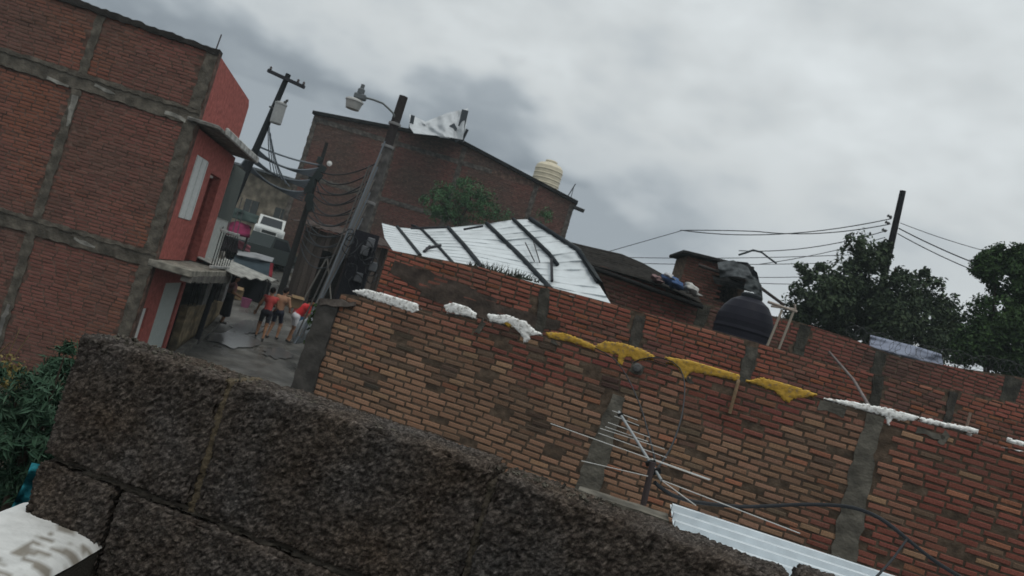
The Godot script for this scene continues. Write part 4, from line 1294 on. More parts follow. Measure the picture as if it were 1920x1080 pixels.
func foam_strip(owner: Node3D, w: Transform3D, poly: Array, col: Color, label: String, top: Callable) -> void:
	# lumpy foam: outline on the wall face, swollen outwards, lapping back over the wall top
	var pl := PackedVector2Array()
	var cen := Vector2.ZERO
	for p in poly: pl.append(px_on(w, p[0], p[1]))
	# subdivide and roughen the outline
	var fine := PackedVector2Array()
	for i in pl.size():
		var a := pl[i]; var b := pl[(i + 1) % pl.size()]
		var n := maxi(1, int((b - a).length() / 0.05))
		for k in n:
			var p := a.lerp(b, float(k) / n)
			fine.append(p + Vector2(noise_a.get_noise_2d(p.x * 200.0, p.y * 200.0), noise_a.get_noise_2d(p.y * 200.0, p.x * 200.0)) * 0.016)
	var mb := MB.new()
	var box := Rect2(fine[0], Vector2.ZERO)
	for p in fine: box = box.expand(p)
	var st := 0.0105
	var gx := int(box.size.x / st) + 3; var gy := int(box.size.y / st) + 3
	var h := PackedFloat32Array(); h.resize(gx * gy)
	for yy in gy:
		for xx in gx:
			var p := box.position + Vector2(xx - 1, yy - 1) * st
			var d := 1e9
			for i in pl.size():
				d = minf(d, p.distance_to(Geometry2D.get_closest_point_to_segment(p, pl[i], pl[(i + 1) % pl.size()])))
			if not Geometry2D.is_point_in_polygon(p, pl): d = -d
			d += 0.012 * noise_a.get_noise_2d(p.x * 300.0, p.y * 300.0)
			h[yy * gx + xx] = -1.0 if d < -0.004 else 0.014 + 0.011 * sqrt(clampf((d + 0.004) / 0.03, 0.0, 1.0)) + 0.005 * noise_a.get_noise_2d(p.x * 160.0 + 30.0, p.y * 220.0)
	for yy in gy - 1:
		for xx in gx - 1:
			var q := [yy * gx + xx, yy * gx + xx + 1, (yy + 1) * gx + xx + 1, (yy + 1) * gx + xx]
			var inside := 0
			for e in q: inside += 1 if h[e] > 0.0 else 0
			if inside == 0: continue
			var pp := []
			for e in q:
				var p := box.position + Vector2(e % gx - 1, e / gx - 1) * st
				pp.append(w * Vector3(p.x, p.y, h[e] if h[e] > 0.0 else -0.004))
			var k := 1.0 + 0.25 * noise_a.get_noise_2d(xx * 3.0 + box.position.x * 90.0, yy * 3.0)
			var dirt := clampf(noise_c.get_noise_2d(xx * 2.2 + box.position.x * 50.0, yy * 2.2) * 2.0 - 0.45, 0.0, 0.6)
			mb.quad(pp[0], pp[1], pp[2], pp[3], (col * k).lerp(Color(0.16, 0.13, 0.1), dirt))
	# the part lying on the wall's top edge
	var lo := 1e9; var hi := -1e9
	for p in fine:
		lo = minf(lo, p.x); hi = maxf(hi, p.x)
	var m := maxi(2, int((hi - lo) / 0.06))
	for i in m:
		var a := lerpf(lo + 0.01, hi - 0.01, float(i) / m); var b := lerpf(lo + 0.01, hi - 0.01, float(i + 1) / m)
		var ha: float = top.call(a) + 0.015 + 0.012 * noise_a.get_noise_1d(a * 90.0); var hb: float = top.call(b) + 0.015 + 0.012 * noise_a.get_noise_1d(b * 90.0)
		mb.quad(w * Vector3(a, ha, 0.02), w * Vector3(b, hb, 0.02), w * Vector3(b, hb, -0.13), w * Vector3(a, ha, -0.13), col)
		mb.quad(w * Vector3(b, hb - 0.04, -0.13), w * Vector3(a, ha - 0.04, -0.13), w * Vector3(a, ha, -0.13), w * Vector3(b, hb, -0.13), col)
	part(owner, "sealant_strip", mb, mat("foam", Color.WHITE, 0.7, "faint", 0.3, 0.5), label)

# ------------------------------------------------------------------ the terrace parapet of rough blocks in the foreground
func build_parapet() -> void:
	var drop := 0.215
	var ty := EYE.y - drop
	var a := at_height(150, 622, ty); var b := at_height(1500, 1088, ty)
	var x := Vector3(b.x - a.x, 0, b.z - a.z).normalized()
	var z := x.cross(Vector3.UP)
	var w := Transform3D(Basis(x, Vector3.UP, z), Vector3(a.x, 0, a.z))
	var t := thing("block_parapet", "rough dark cinder block parapet wall with crumbling mortar joints", "wall", Vector3(a.x, 4.45, a.z) + x * 0.9)
	var j1 := (w.affine_inverse() * at_height(462, 716, ty)).x
	var j2 := (w.affine_inverse() * at_height(935, 884, ty)).x
	var bh := 0.195
	var gap := 0.009
	var rows := [[0.0, j1, j2, j2 + 0.41, j2 + 0.82, j2 + 1.23], [0.0, j1 - 0.12, j1 + 0.29, j1 + 0.7, j1 + 1.11, j1 + 1.52], [0.0, j1, j2, j2 + 0.41, j2 + 0.82, j2 + 1.23], [0.0, 0.5, 0.92, 1.33, 1.74], [0.0, 0.3, 0.72, 1.13, 1.54], [0.0, 0.5, 0.92, 1.33, 1.74], [0.0, 0.3, 0.72, 1.13, 1.54]]
	var bm := mat("cinder block", Color.WHITE, 0.97, "speckle", 0.16, 1.2)
	var rng := RandomNumberGenerator.new(); rng.seed = 4
	var pit := FastNoiseLite.new(); pit.seed = 3; pit.frequency = 1.0; pit.noise_type = FastNoiseLite.TYPE_CELLULAR; pit.fractal_type = FastNoiseLite.FRACTAL_NONE
	pit.cellular_return_type = FastNoiseLite.RETURN_DISTANCE
	var rough := FastNoiseLite.new(); rough.seed = 9; rough.frequency = 1.0; rough.fractal_octaves = 4
	var tone := FastNoiseLite.new(); tone.seed = 19; tone.frequency = 1.0; tone.noise_type = FastNoiseLite.TYPE_CELLULAR; tone.cellular_return_type = FastNoiseLite.RETURN_CELL_VALUE
	for r in rows.size():
		var y1 := ty - r * (bh + gap); var y0 := y1 - bh
		for i in rows[r].size() - 1:
			var s0: float = rows[r][i] + (gap * 0.6 if i else 0.0)
			var s1: float = rows[r][i + 1] - gap * 0.6
			var step := 0.0026 if r < 2 else 0.012
			if r == 2: step = 0.006
			var tilt := rng.randf_range(-0.004, 0.004) if r == 0 else 0.0
			if r == 0 and i == 2: tilt = -0.006
			var lift := 0.0
			if r == 0 and i == 1: lift = 0.006
			if r == 0 and i == 2: lift = -0.004
			block(t, w, s0, s1, y0, y1 + lift, 0.1, step, bm, pit, rough, tone, tilt, rng.randf_range(-0.004, 0.004))
	# mortar behind and between
	var mm := mat("pale mortar", Color.WHITE, 0.95, "speckle", 0.12, 0.8)
	var mb := MB.new()
	var len: float = 1.75
	mb.box(w * Transform3D(Basis(), Vector3(len * 0.5, (4.45 + ty - 0.03) * 0.5, -0.06)), Vector3(len - 0.03, ty - 0.03 - 4.45, 0.08), Color(0.085, 0.072, 0.056))
	part(t, "mortar_bed", mb, mm)
	block(t, w, j1 - 0.013, j1 + 0.013, ty - bh - 0.01, ty + 0.004, 0.09, 0.0032, mm, pit, rough, tone, 0.0, -0.008, Color(0.17, 0.135, 0.09), "mortar_joint")
	block(t, w, j2 - 0.01, j2 + 0.01, ty - bh - 0.01, ty - 0.012, 0.09, 0.0032, mm, pit, rough, tone, 0.0, -0.008, Color(0.13, 0.11, 0.085), "mortar_joint")
	block(t, w, 0.01, 1.6, ty - bh - gap - 0.002, ty - bh + 0.002, 0.09, 0.005, mm, pit, rough, tone, 0.0, -0.006, Color(0.11, 0.095, 0.078), "mortar_joint")
	# loose crumbs of mortar on top
	var cr := MB.new()
	for k in 220:
		var s := rng.randf_range(0.02, 0.85)
		var p := w * Vector3(s, ty + 0.002 + rng.randf() * 0.003, -rng.randf_range(0.012, 0.075))
		cr.box(Transform3D(Basis(Vector3(rng.randfn(), rng.randfn(), rng.randfn()).normalized(), rng.randf() * 3.0), p), Vector3.ONE * rng.randf_range(0.0015, 0.005) * Vector3(1.5, 0.7, 1.0), Color(0.17, 0.155, 0.125) * rng.randf_range(0.4, 1.3))
	part(t, "crumbs", cr, mm, "", "stuff")
	# whitewashed ledge running towards the viewer at the left
	var ly := EYE.y - 0.5
	var e0 := at_height(182, 972, ly); var e1 := at_height(70, 928, ly)
	var lt := thing("white_ledge", "low wall end with worn whitewashed top meeting the cinder blocks", "ledge", Vector3((e0.x + e1.x) * 0.5, 4.45, (e0.z + e1.z) * 0.5 + 0.5))
	var lw := absf(e0.x - e1.x)
	var lb := MB.new()
	var nx := 24; var nz := 90
	var gr := []
	for i in nz + 1:
		var row := []
		for j in nx + 1:
			var f := float(j) / nx
			var edge := pow(absf(f - 0.5) * 2.0, 8.0) * 0.012
			var p := Vector3(e1.x - 0.01 + f * (lw + 0.06), ly - edge, maxf(e0.z, e1.z) + 0.006 + i * 0.011)
			p.y += 0.0025 * rough.get_noise_3dv(p * 14.0)
			row.append(p)
		gr.append(row)
	lb.grid(gr, Color.WHITE)
	# worn paint: darker where it flaked, along streaks across the top
	for i in lb.v.size():
		var p := lb.v[i]
		var f := (p.x - e1.x) / lw
		var flake := rough.get_noise_3d(p.x * 14.0, 0.0, p.z * 55.0) + 0.5 * rough.get_noise_3d(p.x * 60.0, 0.0, p.z * 120.0)
		var k := smoothstep(0.42, 0.62, flake + (0.42 if f > 0.82 + 0.1 * rough.get_noise_1d(p.z * 30.0) else 0.0))
		lb.c[i] = Color(0.62, 0.63, 0.62).lerp(Color(0.24, 0.22, 0.19), k)
	part(lt, "ledge_top", lb, mat("whitewash", Color.WHITE, 0.85, "faint", 0.25, 0.25), "worn whitewashed top")
	var lbody := MB.new()
	lbody.box(Transform3D(Basis(), Vector3(e1.x + lw * 0.5 + 0.02, (ly - 0.016 + 4.45) * 0.5, maxf(e0.z, e1.z) + 0.5)), Vector3(lw + 0.058, ly - 0.016 - 4.45, 0.99), Color(0.09, 0.08, 0.07))
	part(lt, "ledge_body", lbody, mm)
	# the terrace the viewer stands on
	var te := MB.new()
	te.box(w * Transform3D(Basis(), Vector3(0.9, 4.35, 2.0)), Vector3(6.0, 0.2, 4.4), Color(0.25, 0.24, 0.22))
	te.box(w * Transform3D(Basis(), Vector3(0.9, 1.9, 2.0)), Vector3(5.9, 4.6, 4.2), Color(0.25, 0.24, 0.22))
	structure("terrace", te, mat("pale cement"))

func block(owner: Node3D, w: Transform3D, s0: float, s1: float, y0: float, y1: float, depth: float, step: float, m: Material, pit: FastNoiseLite, rough: FastNoiseLite, tone: FastNoiseLite, tilt: float, push: float, tint := Color(0, 0, 0), called := "cinder_block") -> void:
	var st := SurfaceTool.new()
	st.begin(Mesh.PRIMITIVE_TRIANGLES)
	var cen := Vector3((s0 + s1) * 0.5, (y0 + y1) * 0.5, -depth * 0.5)
	var h := Vector3(s1 - s0, y1 - y0, depth) * 0.5
	var off := origin_of(owner)
	var base := 0
	# faces: front, top, left, right -> (origin, u, v)
	var faces := [
		[Vector3(-h.x, -h.y, h.z), Vector3(2 * h.x, 0, 0), Vector3(0, 2 * h.y, 0)],
		[Vector3(-h.x, h.y, h.z), Vector3(2 * h.x, 0, 0), Vector3(0, 0, -2 * h.z)],
		[Vector3(-h.x, -h.y, -h.z), Vector3(0, 0, 2 * h.z), Vector3(0, 2 * h.y, 0)],
		[Vector3(h.x, -h.y, h.z), Vector3(0, 0, -2 * h.z), Vector3(0, 2 * h.y, 0)]]
	var rr := 0.007
	for fc in faces:
		var nu := maxi(4, int(fc[1].length() / step)); var nv := maxi(4, int(fc[2].length() / step))
		for j in nv + 1:
			for i in nu + 1:
				var p: Vector3 = fc[0] + fc[1] * (float(i) / nu) + fc[2] * (float(j) / nv)
				# round the edges, then roughen along the way out
				var core := Vector3(clampf(p.x, -h.x + rr, h.x - rr), clampf(p.y, -h.y + rr, h.y - rr), clampf(p.z, -h.z + rr, h.z - rr))
				var d := (p - core)
				var o := d.normalized() if d.length() > 0.0001 else Vector3.BACK
				var q := cen + p
				var big := rough.get_noise_3d(q.x * 14.0, q.y * 14.0, q.z * 14.0)
				var mid := rough.get_noise_3d(q.x * 70.0 + 9.0, q.y * 70.0, q.z * 70.0)
				var cell := pit.get_noise_3d(q.x * 230.0, q.y * 230.0, q.z * 230.0)
				var lift := 0.003 * big + 0.002 * mid - 0.0055 * (cell + 0.4)
				lift -= 0.0035 * smoothstep(0.15, 0.4, rough.get_noise_3d(q.x * 60.0 + 70.0, q.y * 60.0, q.z * 60.0))
				var chip := maxf(0.0, rough.get_noise_3d(q.x * 25.0 + 50.0, q.y * 25.0, q.z * 25.0)) * (0.02 if d.length() > rr * 1.1 else 0.0)
				var s := core + o * (rr + lift - chip)
				s = cen + s
				s.y += tilt * (s.x - cen.x) * 10.0 * 0.4
				s.z += push
				var g := tone.get_noise_3d(q.x * 260.0 + mid, q.y * 260.0 + mid, q.z * 260.0)
				var v := 0.04 + 0.27 * pow(0.5 + 0.5 * g, 2.4) + 0.03 * big
				var warm := 0.5 + rough.get_noise_3d(q.x * 6.0 + 20.0, q.y * 6.0, q.z * 6.0)
				var col := Color(v * 1.08, v * lerpf(0.97, 0.86, warm), v * lerpf(0.9, 0.7, warm))
				if g > 0.95: col = Color(0.5, 0.48, 0.43)
				if tint.r > 0.0: col = tint * (1.0 + 0.4 * g + 0.3 * big)
				st.set_color(col)
				st.add_vertex(w * s - off)
		for j in nv:
			for i in nu:
				var k := base + j * (nu + 1) + i
				for e in [k, k + nu + 2, k + 1, k, k + nu + 1, k + nu + 2]: st.add_index(e)
		base += (nu + 1) * (nv + 1)
	st.generate_normals()
	var o := MeshInstance3D.new()
	o.name = called
	o.mesh = st.commit()
	o.material_override = m
	owner.add_child(o, true)
# ------------------------------------------------------------------ collapsed sheet roof, dark roof, shed roof, brick hut
func sheet(rows_px: Array, depths: Array, nu: int, nv: int, rib: float, ribn: float, crumple: float, sd := 0.0) -> Array:
	# rows_px: control rows (top to bottom) of pixels, depths per row; returns a grid of points
	var out := []
	var R := rows_px.size()
	for i in nv + 1:
		var f := float(i) / nv * (R - 1) * 0.99999
		var r := int(f); var fm := f - r
		var line := []
		for j in nu + 1:
			var g: float = float(j) / nu * (rows_px[0].size() - 1) * 0.99999
			var k := int(g); var m := g - k
			var pa := Vector2(rows_px[r][k][0], rows_px[r][k][1]).lerp(Vector2(rows_px[r][k + 1][0], rows_px[r][k + 1][1]), m)
			var pb := Vector2(rows_px[r + 1][k][0], rows_px[r + 1][k][1]).lerp(Vector2(rows_px[r + 1][k + 1][0], rows_px[r + 1][k + 1][1]), m)
			var p := pa.lerp(pb, fm)
			var dep := lerpf(depths[r], depths[r + 1], fm)
			dep += crumple * noise_a.get_noise_2d(p.x * 0.22 + sd, p.y * 0.35)
			dep += rib * (pow(absf(cos(float(i) / nv * ribn * PI)), 14.0))
			line.append(at(p.x, p.y, dep))
		out.append(line)
	return out

func brace_depth(py: float, px: float) -> float:   # depth of the collapsed sheet at a pixel, a hand's breadth in front
	var lo := 470.0 + (px - 735.0) * 0.243; var hi := 420.0
	return lerpf(14.55, 18.3, clampf((lo - py) / (lo - hi), 0.0, 1.0))

func build_roofs() -> void:
	var T := [[716, 418], [745, 426], [790, 430], [840, 427], [912, 420], [962, 412], [992, 411]]
	var M := [[721, 446], [766, 452], [820, 461], [872, 463], [974, 480], [1030, 478], [1083, 470]]
	var Bt := [[738, 472], [788, 480], [852, 497], [908, 508], [1034, 545], [1092, 560], [1147, 572]]
	var rf := thing("collapsed_roof", "collapsed white sheet roof flipped over onto the brick wall, dark purlins showing", "roof", at(950, 520, 14.75))
	var dz := [18.6, 16.7, 14.64]
	var mb := MB.new()
	var g := sheet([T, M, Bt], dz, 90, 168, -0.06, 12.0, 0.22)
	mb.grid(g, Color(0.6, 0.645, 0.67), 0.003)
	part(rf, "roof_sheet", mb, mat("white sheet", Color.WHITE, 0.45, "faint", 2.5))
	# purlins lie on the sheet's upturned underside
	var pur := [[1, 0.0, 1.0, 0.035], [2, -0.06, 1.0, 0.03], [3, 0.0, 1.0, 0.045], [4, 0.0, 1.0, 0.05], [5, 0.0, 0.62, 0.045], [6, 0.0, 0.8, 0.05]]
	for q in pur:
		var pts := []
		for i in 21:
			var f: float = i / 20.0 * q[2]
			var ii := clampi(int(f * 168), 0, 168)
			var jj := clampi(int(q[0] / 6.0 * 90.0), 0, 90)
			var p: Vector3 = g[ii][jj]
			pts.append(p + Vector3(0, 0, 0.06) + Vector3.UP * 0.01)
		if q[1] < 0: pts.insert(0, at(772, 422, 18.6))
		var pm := MB.new()
		pm.tube(pts, [q[3]], 6, Color(0.022, 0.024, 0.028))
		part(rf, "purlin", pm, mat("dark iron"))
	for q in [[1034, 486, 1035, 527, 0.03], [1000, 452, 1012, 492, 0.012], [985, 455, 1002, 490, 0.012], [800, 466, 826, 460, 0.03], [795, 472, 806, 462, 0.03], [905, 424, 870, 430, 0.025], [838, 426, 770, 428, 0.025]]:
		var pm := MB.new()
		pm.tube([at(q[0], q[1], brace_depth(q[1], q[0])), at(q[2], q[3], brace_depth(q[3], q[2]))], [q[4]], 6, Color(0.03, 0.03, 0.035))
		part(rf, "brace", pm, mat("dark iron"))
	var ed := MB.new()
	var ep := []
	for i in 25: ep.append(g[int(i / 24.0 * 130)][90] + Vector3(0.03, 0.02, -0.02))
	ed.tube(ep, [0.06, 0.06, 0.05], 6, Color(0.03, 0.032, 0.034))
	part(rf, "edge_flashing", ed, mat("dark iron"))
	# torn strip hanging behind the sheet's right edge
	var tn := MB.new()
	tn.grid(sheet([[[1062, 452], [1080, 470], [1092, 490]], [[1090, 478], [1112, 500], [1118, 520]], [[1118, 520], [1130, 530], [1140, 560]]], [17.2, 16.4, 15.2], 18, 18, -0.05, 5.0, 0.5, 60.0), Color(0.05, 0.055, 0.06), 0.004)
	single("torn_dark_sheet", tn, mat("rusty sheet"), "torn dark sheet hanging beside the collapsed white roof edge", "roof sheet", at(1118, 530, 15.5))
	# low dark roof leaning on the third wall
	var dr := thing("dark_low_roof", "mossy dark sheet roof sloping down onto the third brick wall", "roof", at(1220, 545, 17.8))
	var dm := MB.new()
	dm.grid(sheet([[[1066, 454], [1112, 465], [1165, 477], [1205, 494], [1250, 519], [1305, 549]], [[1085, 478], [1130, 490], [1180, 503], [1220, 517], [1262, 537], [1312, 563]], [[1098, 494], [1140, 506], [1190, 520], [1230, 533], [1270, 549], [1318, 572]]], [20.0, 18.8, 17.65], 60, 60, 0.09, 11.0, 0.3, 30.0), Color(0.045, 0.042, 0.038), 0.03)
	part(dr, "roof_sheet", dm, mat("mossy roof", Color.WHITE, 0.9, "blotch", 1.0, 0.6))
	for q in [[1098, 498, 1318, 576]]:
		var bm := MB.new()
		bm.tube([at(q[0], q[1], 17.6), at(q[2], q[3], 17.6)], [0.05], 6, Color(0.03, 0.03, 0.03))
		part(dr, "eave_beam", bm, mat("old wood"))
	# laundry and rags on that roof's lower edge
	for q in [[1262, 530, 0.25, 0.1, Color(0.1, 0.17, 0.34), "blue rag bundle lying on the dark roof edge"], [1298, 544, 0.2, 0.1, Color(0.6, 0.6, 0.58), "white rag bundle draped beside the blue one on the dark roof"], [1232, 524, 0.14, 0.07, Color(0.3, 0.2, 0.2), "small pinkish rag bundle at the dark roof's edge"], [1255, 520, 0.12, 0.06, Color(0.55, 0.56, 0.58), "small pale scrap on top of the blue rag bundle"]]:
		var rm := MB.new()
		var c := at(q[0], q[1], 17.7)
		var rows := []
		for i in 9:
			var r := []
			for j in 15:
				var an := TAU * j / 14.0; var el := PI * (i / 8.0)
				var d := Vector3(cos(an) * sin(el), cos(el), sin(an) * sin(el))
				r.append(c + d * Vector3(q[2], q[3], 0.2) * (1.0 + 0.9 * noise_a.get_noise_3dv(d * 26.0 + c * 20.0)) + Vector3(0, -d.x * 0.3 * q[2], 0))
			rows.append(r)
		rm.grid(rows, q[4])
		single("rag_bundle", rm, mat("cloth", Color.WHITE, 0.9, "fine", 0.4, 0.5), q[5], "cloth", c)
	# brick hut with a broken front
	var o := at(1292, 470, 24.0)
	var e := at(1402, 500, 24.0)
	var hx := Vector3(1, 0, 0)
	var hw := frame(Vector3(o.x, 0, -24.0), hx, Vector3.BACK)
	var HL := e.x - o.x
	var ht := o.y
	var t := thing("brick_hut", "small brick rooftop hut with broken dark front and overhanging slab", "hut", Vector3(o.x + 0.9, ground_y(24), -24.8))
	var htop := func(s): return ht - 0.16 + s * 0.05
	wall_core(t, hw, 0, HL * 0.62, ground_y(24) - 0.2, htop, 1.6, mat("brown mortar"))
	var sill := func(_s): return ht - 1.2
	wall_core(t, hw, HL * 0.62, HL, ground_y(24) - 0.2, sill, 1.6, mat("brown mortar"))
	wall_core(t, hw * Transform3D(Basis(), Vector3(0, 0, -1.4)), HL * 0.62, HL, ht - 1.3, htop, 0.2, mat("brown mortar"))
	wall_core(t, hw, HL - 0.08, HL + 0.1, ht - 1.3, htop, 1.6, mat("brown mortar"))
	var hskip := func(s, h): return s > HL * 0.62 and h > ht - 1.2
	var hcol := func(s, h, rng): return red_brick(rng, Color(0.2, 0.085, 0.065), 0.3)
	var none := func(_p): return false
	lay_bricks(t, hw, HL, ht - 2.6, htop, 0.28, 0.085, 0.016, hskip, hcol, 0, none, "third wall brick", 51)
	var slab := MB.new()
	slab.box(Transform3D(Basis(Vector3.BACK, 0.05), Vector3(o.x + HL * 0.47, htop.call(HL * 0.5) + 0.06, -24.7)), Vector3(HL + 0.36, 0.1, 2.0), Color(0.05, 0.05, 0.05), 0.02)
	part(t, "roof_slab", slab, mat("dark roofing"))
	# tangle of bent sheets in front of the hut
	var rng := RandomNumberGenerator.new(); rng.seed = 77
	for q in [[[[1345, 492], [1375, 488], [1402, 500]], [[1350, 520], [1380, 518], [1415, 525]], Color(0.12, 0.13, 0.14)], [[[1380, 490], [1402, 492], [1420, 512]], [[1385, 530], [1410, 535], [1428, 545]], Color(0.045, 0.05, 0.055)], [[[1335, 515], [1365, 520], [1390, 530]], [[1340, 532], [1372, 538], [1410, 548]], Color(0.035, 0.035, 0.035)], [[[1400, 512], [1415, 520], [1428, 535]], [[1395, 540], [1412, 548], [1430, 560]], Color(0.09, 0.1, 0.105)]]:
		var sm := MB.new()
		sm.grid(sheet([q[0], q[1]], [23.5, 23.0], 16, 10, -0.06, 4.0, 0.9, rng.randf() * 300.0), q[2], 0.005)
		var what := "grey ribbed sheet folded over the brick hut's dark opening"
		if q[0][0][0] == 1380: what = "black curled sheet hanging down the brick hut's broken corner"
		elif q[0][0][0] == 1335: what = "black flat sheet lying lowest in the tangle before the hut"
		elif q[0][0][0] == 1400: what = "small grey sheet bent over the lid of the black tank"
		single("bent_sheet", sm, mat("rusty sheet"), what, "metal sheet", at(q[1][1][0], q[1][1][1], 23.0), "bent sheets against the hut")
	var arch := MB.new()
	var ap := []
	for p in [[1385, 478], [1398, 474], [1412, 469], [1428, 473], [1442, 484], [1456, 494]]: ap.append(at(p[0], p[1], 23.4))
	arch.tube(ap, [0.03], 6, Color(0.05, 0.055, 0.06))
	single("bent_pipe", arch, mat("dark iron"), "thin dark pipe arching above the brick hut debris", "pipe", ap[0])
	var spar := MB.new()
	spar.tube([at(1310, 497, 23.4), at(1420, 535, 23.2), at(1470, 572, 23.0)], [0.05], 6, Color(0.08, 0.07, 0.065))
	single("fallen_beam", spar, mat("old wood"), "long dark beam fallen across the brick hut front", "beam", at(1470, 572, 23.0))

	# near shed with pale ribbed roof, ledge and walls
	var c0 := at(1258, 941, 5.5)
	var sx := Vector3(0.985, 0, 0.17).normalized(); var sz := Vector3(-0.17, 0, 0.985).normalized()
	var sw := frame(Vector3(c0.x, 0, c0.z), sx, sz)
	var y := c0.y
	var shed := thing("low_shed", "low shed with pale ribbed metal roof between parapet and brick wall", "shed", Vector3(c0.x + 2, 0.5, c0.z + 0.7))
	var rows := []
	var prof := []
	for i in 7:
		var k := i * 0.23
		prof.append_array([Vector2(k, 0.0), Vector2(k + 0.15, 0.0), Vector2(k + 0.158, 0.042), Vector2(k + 0.205, 0.042), Vector2(k + 0.213, 0.0)])
	for p in prof:
		var r := []
		for j in 3: r.append(sw * Vector3(j * 2.6, y - 0.02 - p.x * 0.03 + p.y + 0.004 * sin(j * 3.0), p.x - 0.02))
		rows.append(r)
	var rm := MB.new()
	for i in rows.size() - 1:
		for j in 2: rm.quad(rows[i + 1][j], rows[i + 1][j + 1], rows[i][j + 1], rows[i][j], Color(0.6, 0.66, 0.7))
	part(shed, "roof_sheet", rm, mat("zinc roof", Color.WHITE, 0.38, "faint", 0.8, 0.1), "pale ribbed metal roof")
	var sb := MB.new()
	sb.box(sw * Transform3D(Basis(), Vector3(2.0, (y - 0.16) * 0.5, 0.72)), Vector3(4.4, y - 0.14, 1.4), Color(0.2, 0.18, 0.15))
	part(shed, "wall", sb, mat("stained plaster"))
	var lm := MB.new()
	rough_strip(lm, Transform3D(Basis(sx, sz, Vector3.UP), sw * Vector3(-0.62, y - 0.09, 0.14)), [Vector2(0.0, 0.0), Vector2(0.62, 0.0)], [0.16, 0.26], -0.5, 0.01, 15, Color(0.19, 0.175, 0.145))
	part(shed, "concrete_ledge", lm, mat("pale cement"))
	for k in 3:
		var sc := MB.new()
		sc.lathe(sw * Vector3(0.3 + k * 0.8, y + 0.004, 0.095), Vector3.UP, [Vector2(0.012, 0), Vector2(0.012, 0.012), Vector2(0, 0.016)], 8, Color(0.1, 0.1, 0.1))
		part(shed, "roof_screw", sc, mat("dark iron"))

